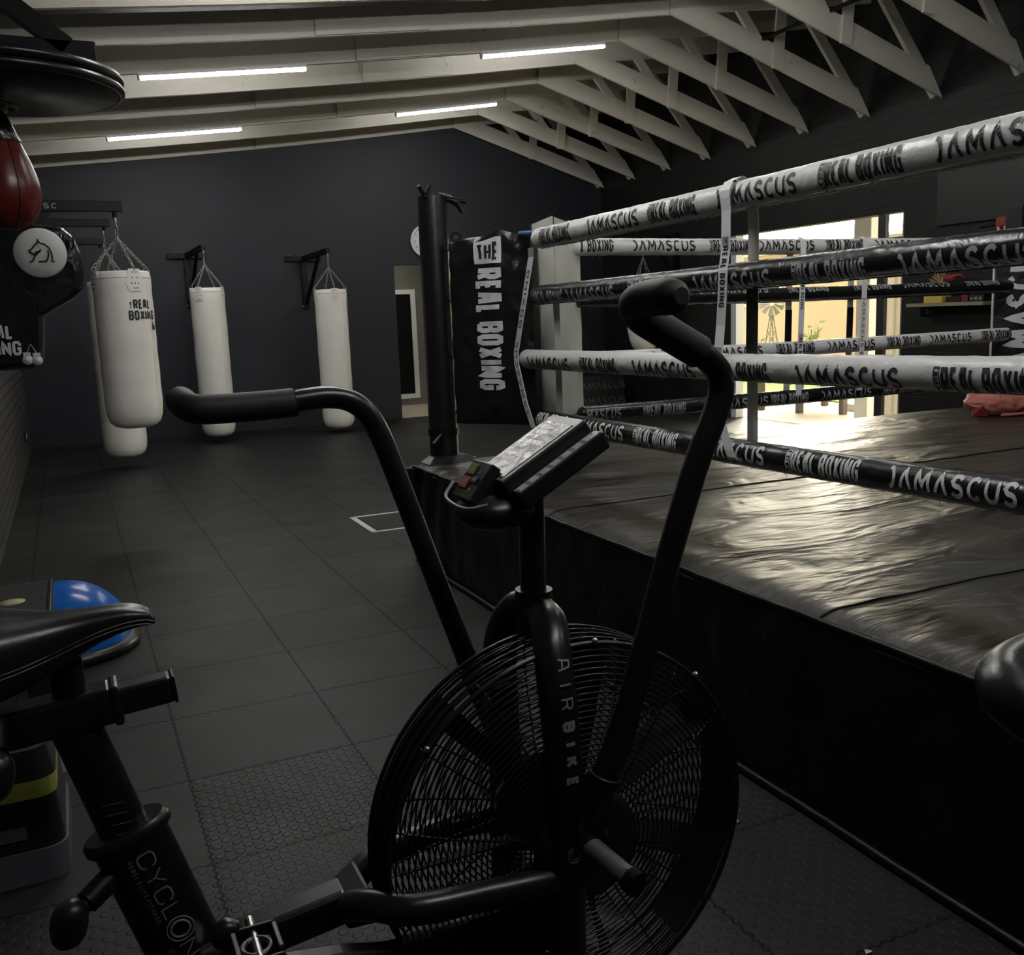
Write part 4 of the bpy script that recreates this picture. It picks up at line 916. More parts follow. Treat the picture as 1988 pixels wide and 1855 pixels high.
# ------------------------------------------------------------------ speed bag station on the left wall
SX, SY, SZ = -.085, 2.9, 1.945
t = thing('speed_bag_platform', 'black round speed bag platform on steel arms at the upper left', 'speed bag platform', (XL, SY, SZ))
obj('drum', MB().lathe([(0, 0), (.286, 0), (.288, .004), (.288, .03), (0, .03)], 64, (SX, SY, SZ)), 'plastic', t)
obj('rim_tube', MB().torus((SX, SY, SZ+.012), (0, 0, 1), .294, .012, 72, 10), 'satin', t)
obj('rim_tube', MB().torus((SX, SY, SZ+.038), (0, 0, 1), .292, .013, 72, 10), 'satin', t)
obj('cross_bar', MB().beam((SX-.25, SY-.13, SZ+.078), (SX+.235, SY-.13, SZ+.078), .045, .055), 'black', t, bev=.003)
obj('arm', MB().beam((SX+.17, SY-.13, SZ+.09), (XL+.02, SY-.13, SZ+.50), .045, .045, (0, 1, 0)), 'black', t)
obj('arm', MB().beam((SX-.02, SY+.06, SZ+.09), (XL+.02, SY+.06, SZ+.40), .045, .045, (0, 1, 0)), 'black', t)
obj('wall_bar', MB().box(XL, XL+.03, SY-.14, SY+.14, SZ-.05, SZ+.6), 'black', t)
obj('chain_link', MB().torus((SX-.0, SY-.02, SZ+.075), (1, .6, .2), .014, .003, 14, 6), 'chrome', t)
obj('swivel', MB().cyl((SX, SY, SZ-.035), (SX, SY, SZ), .018, 12).ball((SX, SY, SZ-.04), .016).torus((SX+.01, SY, SZ-.03), (.2, .1, 1), .03, .004, 18, 6), 'chain', t)
t = thing('speed_bag', 'red leather speed bag hanging under the round platform', 'speed bag', (SX, SY, SZ-.05))
prof = [(.001, -.345), (.03, -.340), (.058, -.322), (.078, -.290), (.086, -.255), (.082, -.215), (.067, -.165), (.047, -.115), (.03, -.075), (.019, -.05), (.012, -.035), (0, -.03)]
obj('bladder', MB().lathe(prof, 36, (SX-.012, SY, SZ)), 'red_leather', t)
b = MB()
for a in (-1.15, .2, 1.6, 3.1): b.tube([V((SX-.012+math.cos(a)*(r+.0006), SY+math.sin(a)*(r+.0006), SZ+z)) for r, z in prof[1:-1]], .0016, 5)
obj('seam', b, 'print_black', t)
obj('top_flap', MB().lathe([(.05, -.125), (.052, -.12), (.032, -.072), (.021, -.045), (.012, -.030), (.0, -.028)], 24, (SX-.012, SY, SZ)), 'vinyl_black', t)
obj('loop', MB().torus((SX-.006, SY, SZ-.04), (0, 1, 0), .014, .004, 14, 6), 'black', t)

# ------------------------------------------------------------------ black uppercut bag with round white target
BY = 3.55
t = thing('uppercut_bag', 'black wall-mounted punching bag with a round white horse-head target at the left edge', 'punching bag', (-.2, BY, 1.22))
out = [(-.44, 1.215), (-.11, 1.217), (-.072, 1.228), (-.062, 1.28), (-.055, 1.345), (-.05, 1.39), (-.02, 1.408), (.05, 1.447), (.078, 1.475), (.087, 1.53), (.083, 1.59), (.066, 1.645), (.035, 1.675), (.0, 1.682), (-.10, 1.688), (-.25, 1.692), (-.44, 1.69)]
sm = []
for i in range(len(out)-1):
    for k in range(4): sm.append((out[i][0]+(out[i+1][0]-out[i][0])*k/4, out[i][1]+(out[i+1][1]-out[i][1])*k/4))
sm.append(out[-1]); n = len(sm); cxz = (-.22, 1.46)
b = MB(); lay = []
for d, s_ in ((.0, .90), (.012, .97), (.04, 1.0), (.12, 1.0), (.20, .99), (.25, .92)):
    lay.append([V((max(XL+.02, cxz[0]+(x-cxz[0])*(s_ if x > -.4 else 1)), BY+d+.006*noise.noise(V((x*14, z*14, d*9))), cxz[1]+(z-cxz[1])*s_)) for x, z in sm])
vs = [p for l in lay for p in l]
b.add(vs, [(i*n+k, i*n+k+1, (i+1)*n+k+1, (i+1)*n+k) for i in range(len(lay)-1) for k in range(n-1)], True)
b.add(lay[0], [tuple(range(n))]); b.add(lay[-1], [tuple(range(n-1, -1, -1))])
obj('bag_body', b, 'vinyl_black', t)
b = MB()
for k in range(9): x = -.04+.013*k; b.tube([(x, BY+.004, 1.66-.004*abs(k-4)), (x+random.uniform(-.004, .004), BY-.004, 1.635-.003*k), (x-.01, BY+.003, 1.60)], [.003, .004, .001], 6)
obj('gather', b, 'vinyl_black', t)
tc0 = V((-.040, BY-.012, 1.590))
to = obj('target', MB().lathe([(.078, -.014), (.080, -.004), (.074, .002), (.045, .007), (0, .009)], 40, tc0, (0, -1, 0)), 'target', t)
horse = [[(-.46, -.52), (-.36, -.52), (-.28, -.44), (-.2, -.25), (-.02, -.06), (.06, .0), (.12, .12)], [(.06, .0), (-.1, -.02), (-.22, -.14), (-.34, -.08), (-.40, -.02)], [(-.34, -.08), (-.42, .06), (-.3, .14), (-.14, .34), (-.02, .42), (.02, .60), (.10, .42)], [(.10, .42), (.3, .38), (.5, .2), (.6, -.05), (.62, -.3), (.6, -.45)], [(.44, .06), (.48, -.1), (.42, -.34), (.32, -.5), (-.05, -.52)], [(.54, -.5), (.72, -.52)], [(.02, .26), (.05, .28)]]
obj('emblem', MB().ribbons([[(x*.062, y*.062) for x, y in p] for p in horse], .0056, plane(tc0 + V((-.004, -.0105, .004)), (1, 0, 0), (0, 0, 1), .001), .01), 'print_black', to)
b = MB(); fl = plane((-.44, BY-.003, 1.22), (1, 0, 0), (0, 0, 1), .001)
st, wt = strokes('REAL', .046, .026, .0085, .004); b.ribbons(shift(st, .292-wt, .098), .0088, fl, .01); obj('lettering', b, 'print_white', t); b = MB()
st, wt = strokes('BOXING', .046, .026, .0085, .004); b.ribbons(shift(st, .312-wt, .045), .0088, fl, .01)
obj('lettering', b, 'print_white', t)
b = MB()
for cx, cz in ((-.114, 1.248), (-.086, 1.245)):
    b.lathe([(.0165, 0), (.016, .002), (0, .004)], 16, (cx, BY-.001, cz), (0, -1, 0)).box(cx-.011, cx+.011, BY-.004, BY-.001, cz+.012, cz+.025)
b.tube([(-.114, BY-.003, 1.27), (-.10, BY-.003, 1.30), (-.086, BY-.003, 1.27)], .0012, 5)
obj('glove_mark', b, 'print_white', t)
obj('wall_arm', MB().box(XL, -.40, BY+.08, BY+.16, 1.3, 1.6), 'black', t)

# ------------------------------------------------------------------ floor kit by the left wall
bx_, by_ = -.13, 4.36
t = thing('balance_trainer', 'blue rubber half-ball balance trainer on the floor by the left wall', 'balance trainer', (bx_, by_, 0))
obj('base', MB().lathe([(.27, 0), (.295, .006), (.305, .025), (.295, .045), (.27, .052), (0, .052)], 56, (bx_, by_, 0)), 'plastic', t)
obj('dome', MB().lathe([(.268, .052)] + [(.265*math.cos(a), .052+.245*math.sin(a)) for a in [PI/2*k/14 for k in range(1, 14)]] + [(0, .297)], 56, (bx_, by_, 0)), 'blue', t)
for z, r in ((.10, .261), (.16, .238)): obj('ridge', MB().torus((bx_, by_, z), (0, 0, 1), r, .0025, 56, 6), 'blue', t)
def diamond():
    m = mat('diamond_tread', (.018, .019, .021), .45); t_ = NT(m); tc = t_.node('ShaderNodeTexCoord').outputs['Object']; sp = t_.node('ShaderNodeSeparateXYZ'); t_.link(tc, sp.inputs[0])
    def ln(a): return t_.m('LESS_THAN', t_.m('ABSOLUTE', t_.m('SUBTRACT', t_.m('FRACT', t_.m('MULTIPLY', a, 34.0)), .5)), .16)
    g = t_.m('MAXIMUM', ln(t_.m('ADD', sp.outputs[0], sp.outputs[1])), ln(t_.m('SUBTRACT', sp.outputs[0], sp.outputs[1])))
    t_.link(t_.mixc(g, (.030, .031, .033), (.003, .003, .003)), t_.b.inputs['Base Color'])
    t_.link(t_.bump(g, 1.0, .004), t_.b.inputs['Normal']); return m
M['tread'] = diamond()
def rbox(x0, x1, y0, y1, z0, z1, r, k=6, taper=0.0):
    """upright block with rounded vertical corners"""
    pts = []
    for cx, cy, a0 in ((x1-r, y0+r, -90), (x1-r, y1-r, 0), (x0+r, y1-r, 90), (x0+r, y0+r, 180)):
        pts += arc(cx, cy, r, r, a0, a0+90, k)
    n = len(pts); cx, cy = (x0+x1)/2, (y0+y1)/2
    lo = [V((x, y, z0)) for x, y in pts]; hi = [V((cx+(x-cx)*(1-taper/(x1-x0)), cy+(y-cy)*(1-taper/(y1-y0)), z1)) for x, y in pts]
    b = MB().add(lo+hi, [(i, (i+1) % n, n+(i+1) % n, n+i) for i in range(n)], True); b.add(lo, [tuple(range(n-1, -1, -1))]); b.add(hi, [tuple(range(n))]); return b
# tall step: the near stack of aerobic steps
t = thing('aerobic_step', 'black aerobic step with a yellow-green band on a grey riser at the left edge', 'aerobic step', (-.28, 2.62, 0))
sx0, sx1, sy0, sy1 = XL+.01, -.118, 2.47, 2.86
obj('riser', rbox(sx0, sx1, sy0, sy1, 0, .085, .05), 'grey_base', t)
obj('body', rbox(sx0, sx1-.006, sy0+.006, sy1-.006, .085, .215, .045, taper=.02), 'plastic', t)
obj('band', rbox(sx0, sx1-.013, sy0+.011, sy1-.011, .215, .262, .045), 'lime', t)
obj('cap', rbox(sx0, sx1-.012, sy0+.010, sy1-.010, .262, .335, .045, taper=.03), 'plastic', t, bev=.012)
obj('tread', rbox(sx0, sx1-.045, sy0+.045, sy1-.045, .334, .3385, .03), 'tread', t)
obj('hand_slot', MB().box(sx0, sx1-.09, sy0+.0035, sy0+.02, .118, .148), 'grey_base', t)
tag(obj('step_riser', rbox(XL+.02, -.115, 2.95, 3.3, 0, .06, .04), 'grey_base'), 'low grey plastic riser on the floor behind the banded step', 'step riser')
t = thing('step_platform', 'black step platform with diamond tread and cream round sticker in front of the blue half-ball', 'step platform', (-.3, 3.8, 0))
px1, py0, py1, pz = -.135, 3.50, 4.02, .395
obj('deck', rbox(XL+.005, px1, py0, py1, pz-.05, pz, .03), 'plastic', t, bev=.008)
obj('tread', rbox(XL+.008, px1-.018, py0+.02, py1-.01, pz, pz+.003, .02), 'tread', t)
obj('edge_rod', MB().tube([(px1-.006, py0+.02, pz), (px1-.006, py1-.02, pz)], .009, 8), 'satin', t)
obj('sticker', MB().lathe([(.042, 0), (.042, .0012), (0, .0012)], 28, (-.262, 3.73, pz+.003)), 'label', t)
for x, y in ((-.42, 3.56), (-.20, 3.56), (-.42, 3.95), (-.20, 3.95)): obj('leg', MB().box(x-.035, x+.035, y-.035, y+.035, 0, pz-.05), 'plastic', t, bev=.006)

# ------------------------------------------------------------------ the air bike
BX, BY0, BZ = .736, 1.506, .42
FY = BY0 - .06
bike = thing('air_bike', 'black fan exercise bike with moving handles in the foreground', 'exercise bike', (.5, BY0, 0))
W_ = lambda l, w, z: V((l, BY0+w, z))
# fan: hoop, two wire grilles, blades, hub
def hoop(a0, a1):
    def f(u, v): a = math.radians(a0+(a1-a0)*u); return V((BX+.346*math.cos(a), FY-.045+.09*v, BZ+.346*math.sin(a)))
    def g(u, v): a = math.radians(a1+(a0-a1)*u); return V((BX+.3485*math.cos(a), FY-.045+.09*v, BZ+.3485*math.sin(a)))
    return MB().grid(f, 40, 1).grid(g, 40, 1)
obj('side_band', hoop(128, 218), 'black', bike); obj('side_band', hoop(-52, 42), 'black', bike)
def grille(w0, sgn, nm):
    b = MB(); N = 25
    for i in range(N):
        r = .108 + (.349-.108)*i/(N-1); k = (r-.108)/.241; w = w0 + sgn*(.030*(1-k**3))
        b.torus((BX, FY+w, BZ), (0, 1, 0), r, .0019 if i < N-1 else .0042, 84, 5)
    for j in range(16):
        a = 2*PI*(j+.3)/16; p = []
        for i in range(9):
            r = .10 + (.349-.10)*i/8; k = max(0, (r-.108)/.241); p.append((BX+r*math.cos(a), FY+w0+sgn*(.030*(1-k**3)-.003), BZ+r*math.sin(a)))
        p.append((BX+.351*math.cos(a), FY+w0*.6, BZ+.351*math.sin(a)))
        b.tube(p, .002, 5)
    return obj(nm, b, 'satin', bike)
grille(-.055, -1, 'front_grille'); grille(.055, 1, 'rear_grille')
b = MB()
for k in range(5): b.torus((BX, FY-.052+.026*k, BZ), (0, 1, 0), .351, .0024, 96, 5)
obj('rim_wire', b, 'satin', bike)
for j in range(7):
    a = 2*PI*(j+.55)/7; c, s_ = math.cos(a), math.sin(a)
    def bl(u, v, a=a):
        r = .085+.245*u; tw = (v-.5)*(.020+.022*u)
        return V((BX+r*math.cos(a)-math.sin(a)*tw, FY+(v-.5)*.066, BZ+r*math.sin(a)+math.cos(a)*tw))
    g = MB(); g.grid(lambda u, v: bl(u, v), 6, 4); g.grid(lambda u, v: bl(1-u, v) + V((-s_, 0, c))*.003, 6, 4); obj('fan_blade', g, 'black', bike)
for a in (2.45, 1.45, .78, -.2, -1.2, 3.6): obj('rim_bolt', MB().ball((BX+.354*math.cos(a), FY-.058, BZ+.354*math.sin(a)), .006, 8, 6), 'chrome', bike)
obj('hub_cover', MB().lathe([(.100, 0), (.098, .014), (.082, .022), (.03, .026), (0, .026)], 40, (BX, FY-.080, BZ), (0, -1, 0)), 'plastic', bike)
obj('hub_cover', MB().lathe([(.100, 0), (.096, .02), (0, .026)], 40, (BX, FY+.080, BZ), (0, 1, 0)), 'plastic', bike)
# fork: crown and two legs
lx = [(.722, -.02, .805), (.712, -.075, .80), (.694, -.122, .757), (.688, -.148, .69), (.690, -.155, .60), (.692, -.155, .45), (.689, -.155, .30), (.684, -.155, .06)]
rr = [.036, .036, .034, .0335, .033, .033, .033, .033]
obj('fork_leg', MB().tube(smooth([W_(*p) for p in lx], 5), .0325, 18), 'satin', bike)
obj('fork_leg', MB().tube(smooth([W_(l, -w*.62, z) for l, w, z in lx], 5), .0325, 18), 'satin', bike)
obj('neck', MB().cyl(W_(.719, 0, .77), W_(.721, 0, .845), .034, 22), 'satin', bike)
obj('neck_bolt', MB().cyl(W_(.700, -.088, .775), W_(.69, -.125, .772), .017, 12), 'black', bike)
obj('mount_plate', MB().hexa([W_(.695, -.10, .745), W_(.745, -.09, .745), W_(.745, -.04, .80), W_(.695, -.05, .80)], [W_(.69, -.125, .75), W_(.742, -.112, .75), W_(.745, -.06, .828), W_(.695, -.07, .828)]), 'satin', bike, bev=.006)
b = MB(); zc = lambda p: W_(p[0], 0, 0)
lp = smooth(lx, 5)
def ft(a, c):
    z = .768 - a
    for p, q in zip(lp[:-1], lp[1:]):
        if p[2] >= z >= q[2]: break
    k = (p[2]-z)/(p[2]-q[2]+1e-9); d = c-.0115
    return W_(p[0]+(q[0]-p[0])*k + d, p[1]+(q[1]-p[1])*k - math.sqrt(.0325**2-d*d) - .0018 - .055*max(0, z-.655), z)
st, wt = strokes('AIR', .0225, .018, .0028, .0195); ln1 = wt
b.ribbons(st, .0028, ft, .01)
st, wt = strokes('BIKE', .0225, .018, .0062, .0185)
b.ribbons(shift(st, ln1+.020), .0062, ft, .01)
obj('lettering', b, 'print_grey', bike)
obj('emblem', MB().torus(W_(.69, -.189, .432), (0, 1, 0), .014, .0012, 24, 5).torus(W_(.69, -.189, .432), (0, 1, 0), .009, .001, 24, 5), 'print_dim', bike)
obj('front_foot', MB().beam(W_(.684, -.30, .04), W_(.684, .30, .04), .06, .06), 'black', bike, bev=.008)
# main beam, gusset and the tubes round the fan
obj('main_beam', MB().beam(W_(.06, 0, .315), W_(.345, 0, .352), .062, .062), 'satin', bike, bev=.012, seg=3)
obj('gusset', MB().hexa([W_(.325, -.06, .330), W_(.378, -.08, .340), W_(.378, .06, .340), W_(.325, .05, .330)], [W_(.325, -.035, .378), W_(.372, -.070, .392), W_(.372, .055, .392), W_(.325, .03, .378)]), 'satin', bike, bev=.008)
obj('frame_tube', MB().tube(smooth([W_(.335, -.045, .365), W_(.362, -.09, .385), W_(.42, -.145, .392), W_(.55, -.150, .382), W_(.672, -.152, .372)], 6), .0255, 16), 'satin', bike)
obj('frame_tube', MB().tube(smooth([W_(.36, .035, .36), W_(.42, .06, .375), W_(.55, .085, .38), W_(.672, .09, .372)], 6), .0255, 16), 'satin', bike)
# chain guard, crank and pedal
b = MB()
gp = [(.20, .365), (.30, .348), (.38, .326), (.50, .328), (.64, .338), (.675, .33), (.68, .25), (.60, .19), (.30, .15), (.20, .18), (.16, .26)]
fr_ = [W_(x, -.140, z) for x, z in gp]; bk_ = [W_(x, -.105, z) for x, z in gp]; n = len(gp)
b.add(fr_+bk_, [tuple(range(n-1, -1, -1)), tuple(range(n, 2*n))] + [(i, (i+1) % n, n+(i+1) % n, n+i) for i in range(n)])
obj('chain_guard', b, 'plastic', bike, bev=.006)
crank = obj('crank_arm', MB().beam(W_(.27, -.165, .27), W_(.165, -.165, .45), .016, .034, (0, 1, 0)), 'satin', bike, bev=.005)
pc = W_(.158, -.225, .462)
ped = MB()
for dx, dz in ((-.028, 0), (.03, .004)): ped.hexa([pc+V((dx-.004, -.045, -.012)), pc+V((dx+.004, -.045, -.012)), pc+V((dx+.004, .045, -.012)), pc+V((dx-.004, .045, -.012))], [pc+V((dx-.004, -.03, .014)), pc+V((dx+.004, -.03, .014)), pc+V((dx+.004, .03, .014)), pc+V((dx-.004, .03, .014))])
ped.beam(pc+V((-.03, -.04, 0)), pc+V((.032, -.04, 0)), .006, .02).beam(pc+V((-.03, .04, 0)), pc+V((.032, .04, 0)), .006, .02)
ped.torus(pc, (0, 0, 1), .02, .006, 20, 8)
obj('pedal', ped, 'satin', bike, bev=.002)
obj('pedal_axle', MB().cyl(W_(.158, -.275, .462), W_(.160, -.15, .46), .007, 10), 'chrome', bike)
obj('crank_cap', MB().lathe([(.022, 0), (.024, .01), (.018, .022), (0, .024)], 20, W_(.125, -.165, .462), (0, -1, 0)), 'satin', bike)
# foot peg
p0, p1 = W_(.713, -.165, .447), W_(.738, -.285, .428)
obj('foot_peg', MB().cyl(p0, p1, .0175, 20), mat('knurled_grey_steel', (.22, .22, .23), .45, metal=.6, bump=(420, .6, .001)), bike)
obj('peg_cap', MB().cyl(p1, p1 + (p1-p0).normalized()*.018, .0215, 20), 'black', bike); obj('peg_collar', MB().cyl(p1 + (p0-p1).normalized()*.006, p1, .0195, 20), 'chrome', bike)
obj('peg_bolt', MB().cyl(W_(.755, -.15, .445), W_(.760, -.175, .447), .005, 8), 'chrome', bike)
# lever handles
def lever(pts, tip, s_, nm):
    P = smooth([W_(*p) for p in pts], 6)
    h = obj('handle_lever', MB().tube(P, [.021 if k > 6 else .023 for k in range(len(P))], 18), 'satin', bike)
    T = smooth([W_(*p) for p in tip], 6)
    r = [.0265]*len(T); r[-1] = .012; r[-2] = .022; r[-3] = .0258
    obj('grip', MB().tube(T, r, 20), 'foam', h)
    obj('pivot_socket', MB().tube([W_(.722, s_*.178, .50), W_(*pts[0])], [.031, .027], 16).cyl(W_(.722, s_*.145, .485), W_(.722, s_*.2, .485), .03, 18), 'satin', h)
    obj('socket_rim', MB().torus(W_(*pts[0]), (V(pts[1])-V(pts[0])).normalized(), .0265, .003, 20, 6), 'satin', h)
nr = [(.742, -.205, .570), (.778, -.212, .660), (.855, -.232, .934), (.905, -.240, 1.084), (.936, -.243, 1.155), (.950, -.245, 1.198), (.943, -.247, 1.232), (.912, -.249, 1.260), (.880, -.25, 1.278)]
ntip = [(.905, -.2495, 1.264), (.850, -.25, 1.294), (.800, -.252, 1.322), (.782, -.262, 1.338), (.775, -.285, 1.346), (.777, -.32, 1.350), (.779, -.385, 1.350)]
lever(nr, ntip, -1, 'right')
fr2 = [(.720, .205, .50), (.672, .215, .645), (.620, .228, .815), (.548, .24, 1.052), (.522, .245, 1.128), (.500, .247, 1.166), (.470, .249, 1.188), (.432, .25, 1.196), (.39, .25, 1.194), (.355, .25, 1.1903)]
ftip = [(.362, .25, 1.1905), (.30, .25, 1.189), (.215, .25, 1.1895), (.192, .262, 1.193), (.184, .29, 1.197), (.184, .33, 1.20), (.185, .40, 1.20)]
lever(fr2, [(.37, .25, 1.191)] + ftip, 1, 'left')
# console on its post
obj('console_post', MB().tube([W_(.720, 0, .82), W_(.722, 0, 1.065)], .0235, 22), 'satin', bike)
ca, cb_ = V((.640, 0, 1.055)), V((.806, 0, 1.149)); cd = (cb_-ca).normalized(); cn = V((-cd.z, 0, cd.x)); CL = (cb_-ca).length
def K(a, w, n_=0.0): p = ca + cd*a + cn*n_; return V((p.x, BY0+w, p.z))
def slab(mb, a0, a1, w0, w1, n0, n1): return mb.hexa([K(a0, w0, n0), K(a1, w0, n0), K(a1, w1, n0), K(a0, w1, n0)], [K(a0, w0, n1), K(a1, w0, n1), K(a1, w1, n1), K(a0, w1, n1)])
con = obj('console', slab(slab(MB(), 0, CL, -.056, .066, -.055, -.0005), .006, CL+.006, -.084, -.0565, -.058, -.024), 'plastic', bike, bev=.004)
obj('bezel', slab(MB(), .004, CL-.003, -.054, .064, -.001, .0015), 'bezel', con)
obj('screen', slab(MB(), .012, CL-.022, -.045, .056, .001, .0028), 'screen', con)
b = MB()
for a0, n_ in ((.145, 3), (.115, 5), (.085, 5), (.05, 5)):
    for k in range(n_):
        w0 = .045 - k*.018
        b.ribbons([[(0, 0), (.011, 0), (.011, .016), (0, .016), (0, 0)]], .0012, lambda u, v, a0=a0, w0=w0: K(a0+v, w0-u, .0032), .01)
obj('digit', b, 'print_grey', con)
obj('label_strip', slab(MB(), .012, CL-.004, -.083, -.058, -.0245, -.0232), 'print_grey', con)
b = MB()
for k in range(7):
    a0 = .016 + k*.0245; slab(b, a0, a0+.0165, -.080, -.0625, -.0233, -.0226)
obj('label_window', b, 'print_white', con)
# keypad
k0, k1 = V((.592, 0, 1.028)), V((.637, 0, 1.086)); kd = (k1-k0).normalized(); kn = V((-kd.z, 0, kd.x)); KL = (k1-k0).length
def Q(a, w, n_=0.0): p = k0 + kd*a + kn*n_; return V((p.x, BY0+w, p.z))
def qs(mb, a0, a1, w0, w1, n0, n1): return mb.hexa([Q(a0, w0, n0), Q(a1, w0, n0), Q(a1, w1, n0), Q(a0, w1, n0)], [Q(a0, w0, n1), Q(a1, w0, n1), Q(a1, w1, n1), Q(a0, w1, n1)])
kp = obj('keypad', qs(MB(), -.003, KL, -.034, .050, -.02, 0), 'box_black', con, bev=.003)
for nm, a0, a1, w0, w1, mt in (('start_button', .043, .064, .012, .042, 'green_btn'), ('stop_button', .016, .037, .012, .042, 'red_btn'), ('enter_button', .030, .042, -.018, .004, 'plastic')):
    obj(nm, qs(MB(), a0, a1, w0, w1, 0, .002), mt, con, bev=.0008)
b = MB()
for tx, a0, w0, h, ww in (('START', .048, .0395, .0105, .0042), ('STOP', .022, .0375, .0105, .0045), ('ENTER', .033, .0025, .006, .003)):
    st, wt = strokes(tx, h, ww, .0011, .0010); b.ribbons(st, .0011, lambda u, v, a0=a0, w0=w0: Q(a0+v, w0-u, .0026), .004)
for a0, s_ in ((.050, 1), (.019, -1)): b.add([Q(a0, -.004, .001), Q(a0, -.012, .001), Q(a0+.006*s_, -.008, .001)], [(0, 1, 2)])
obj('button_print', b, 'label', con)
obj('console_hull', qs(MB().ball((.650, BY0+.0, 1.0), (.072, .068, .036), 24, 14), -.001, KL-.004, -.030, .046, -.045, -.012), 'plastic', con, bev=.003)
obj('hull_trim', MB().tube(smooth([(.60, BY0+.062, 1.045), (.578, BY0+.045, 1.026), (.574, BY0, 1.018), (.582, BY0-.045, 1.016), (.612, BY0-.062, 1.022)], 5), .0035, 6), 'bezel', con)
# seat mast
md = V((.052, 0, -.185)).normalized()
m0, m1 = W_(-.043, 0, .75), W_(.030, 0, .49)
obj('seat_tube', MB().tube([m0, m1], .036, 22, flat=.72, uref=(0, 1, 0)), 'satin', bike)
b = MB()
for k in range(5):
    q = W_(-.043, 0, .75).lerp(W_(.030, 0, .49), .46+.065*k); b.beam(q+V((-.012, -.0268, 0)), q+V((.018, -.0268, .0)), .0008, .0009)
obj('height_mark', b, 'print_dim', bike)
o0, o1 = W_(.010, 0, .568), W_(.150, 0, .10)
od = (o1-o0).normalized()
obj('seat_mast', MB().tube([o0, o1], .057, 26, flat=.62, uref=(0, 1, 0)), 'satin', bike)
obj('mast_collar', MB().tube([o0-od*.012, o0-od*.006, o0+od*.006, o0+od*.014], [.060, .0665, .0665, .059], 28, flat=.66, uref=(0, 1, 0)), 'plastic', bike)
ov = V((od.z, 0, -od.x)); ov = ov if ov.x > 0 else -ov     # letters stand towards the front of the bike
mp = lambda a, c: o0 + od*a + ov*c + V((0, -(.057*.62*math.sqrt(max(.05, 1-(c/.057)**2))+.0012), 0))
b = MB(); st, wt = strokes('CYCL', .027, .0255, .0024, .0075); b.ribbons(shift(st, .028, -.003), .0024, mp, .02)
b.torus(mp(.028+wt+.0245, .0105), (0, 1, 0), .0205, .0012, 32, 5); b.torus(mp(.028+wt+.0245, .0105), (0, 1, 0), .014, .002, 32, 5)
st, w2 = strokes('NE', .027, .0255, .0024, .0075); b.ribbons(shift(st, .028+wt+.050, -.003), .0024, mp, .02)
st, w3 = strokes('REBEL ELITE FITNESS', .0065, .0048, .0009, .0028); b.ribbons(shift(st, .030, -.0155), .001, mp, .01)
obj('lettering', b, 'print_grey', bike)
b = MB(); L0 = .028+wt+.050
b.ribbons([[(L0, -.0145), (L0+.075, -.0145)]], .009, mp, .02); obj('lettering', b, 'print_dim', bike)
st, w4 = strokes('AIRBIKE', .0065, .0055, .001, .0045); obj('lettering', MB().ribbons(shift(st, L0+.004, -.0178), .001, lambda a, c: mp(a, c)+V((0, -.0008, 0)), .01), 'print_black', bike)
# adjusting knobs
def knob(p, s0, nm):
    k = obj('pull_knob', MB().lathe([(.001, -.036), (.018, -.034), (.0245, -.024), (.027, -.006), (.026, .010), (.020, .024), (.010, .031), (0, .032)], 24, p, (.12, 0, 1)), 'plastic', bike)
    obj('knob_stalk', MB().tube([p + (s0-p)*.22, p + (s0-p)*.40], .013, 14).tube([p + (s0-p)*.42, p + (s0-p)*.52], .0185, 16).tube([p + (s0-p)*.52, s0], .019, 16), 'black', k)
knob(W_(-.082, -.055, .478), W_(-.022, -.012, .505), 'a')
knob(W_(-.150, -.075, .735), W_(-.145, -.02, .79), 'b')
obj('quick_lever', MB().tube([W_(.10, -.05, .36), W_(.135, -.06, .375)], .012, 10), 'chrome', bike)
# seat slider and saddle
obj('slider_sleeve', MB().beam(W_(-.34, 0, .755), W_(.012, 0, .782), .056, .056), 'satin', bike, bev=.007)
obj('sleeve_rim', MB().beam(W_(.008, 0, .7815), W_(.022, 0, .7825), .060, .062), 'plastic', bike, bev=.005)
obj('slider_bar', MB().beam(W_(-.30, 0, .757), W_(.096, 0, .7885), .040, .042), 'plastic', bike, bev=.006)
obj('end_plug', MB().beam(W_(.095, 0, .7885), W_(.101, 0, .789), .042, .044), 'satin', bike, bev=.004)
obj('saddle_stem', MB().cyl(W_(-.045, 0, .79), W_(-.05, 0, .87), .024, 18), 'black', bike)
S = [(.082, .006, .902, .896), (.079, .017, .912, .890), (.068, .026, .921, .894), (.048, .031, .927, .893), (.018, .034, .929, .885), (-.02, .039, .929, .869), (-.06, .052, .931, .848), (-.10, .074, .938, .830), (-.14, .098, .945, .822), (-.18, .115, .950, .820), (-.22, .122, .950, .822), (-.26, .112, .944, .832), (-.285, .08, .932, .85), (-.295, .03, .915, .87)]
rows = []; NS = 28
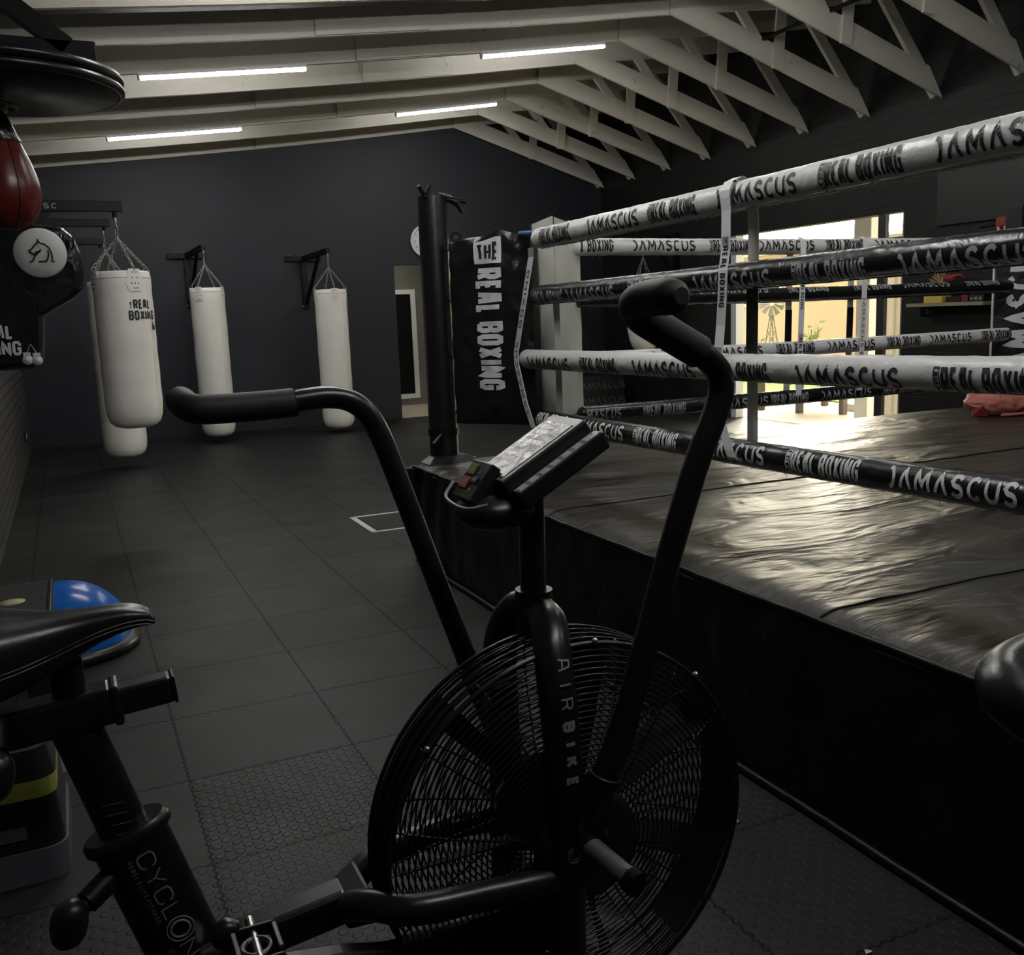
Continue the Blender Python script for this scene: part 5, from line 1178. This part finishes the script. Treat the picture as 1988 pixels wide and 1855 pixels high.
for x, hw, zt, zb in S:
    rr_ = []
    for k in range(NS):
        a = 2*PI*k/NS; c, s_ = math.cos(a), math.sin(a); cc = math.copysign(abs(c)**.72, c)
        if s_ >= 0: z = zb + (zt-zb)*(.42+.58*abs(s_)**.6) - (.012 if hw > .07 else .004)*max(0, 1-abs(c)*3)
        else: z = zb + (zt-zb)*.42*(1-abs(s_)**.8)
        rr_.append(W_(x, hw*cc, z))
    rows.append(rr_)
vs = [p for r_ in rows for p in r_]
b = MB().add(vs, [(i*NS+k, i*NS+(k+1) % NS, (i+1)*NS+(k+1) % NS, (i+1)*NS+k) for i in range(len(S)-1) for k in range(NS)], True)
b.add(rows[0], [tuple(range(NS))]); b.add(rows[-1], [tuple(range(NS-1, -1, -1))])
sad = obj('saddle', b, 'leather', bike)
ss_ = sad.modifiers.new('round', 'SUBSURF'); ss_.levels = 2; ss_.render_levels = 2
for dz in (.0, -.006):
    ln_ = [W_(x, -(hw*1.0+.0005), zb+(zt-zb)*.46+dz) for x, hw, zt, zb in S[1:-1]]
    obj('saddle_stitching', MB().tube(smooth(ln_, 3), .0007, 4), 'print_grey', sad)
# rear support, out of the frame
obj('rear_strut', MB().beam(W_(.10, 0, .25), W_(-.30, 0, .05), .05, .05), 'satin', bike)
obj('rear_foot', MB().beam(W_(-.31, -.3, .04), W_(-.31, .3, .04), .06, .06), 'black', bike, bev=.008)

# ------------------------------------------------------------------ handle of a machine cropped at the right edge
t = thing('machine_handle', 'black bent handle bar entering at the right edge in front of the ring', 'handle bar', (.78, .42, 0))
pts = [V((1.02, .42, .30)), V((1.0, .42, .78)), V((.90, .42, .945)), V((.758, .452, .977)), V((.705, .476, .988)), V((.690, .50, .995)), V((.700, .532, 1.003)), V((.745, .555, 1.005)), V((.86, .575, 1.003))]
obj('bar', MB().tube(smooth(pts, 8), .0255, 24), 'leather', t)
obj('upright', MB().box(.99, 1.05, .39, .45, 0, .32), 'black', t)
obj('foot', MB().box(.85, 1.2, .36, .48, 0, .03), 'black', t)
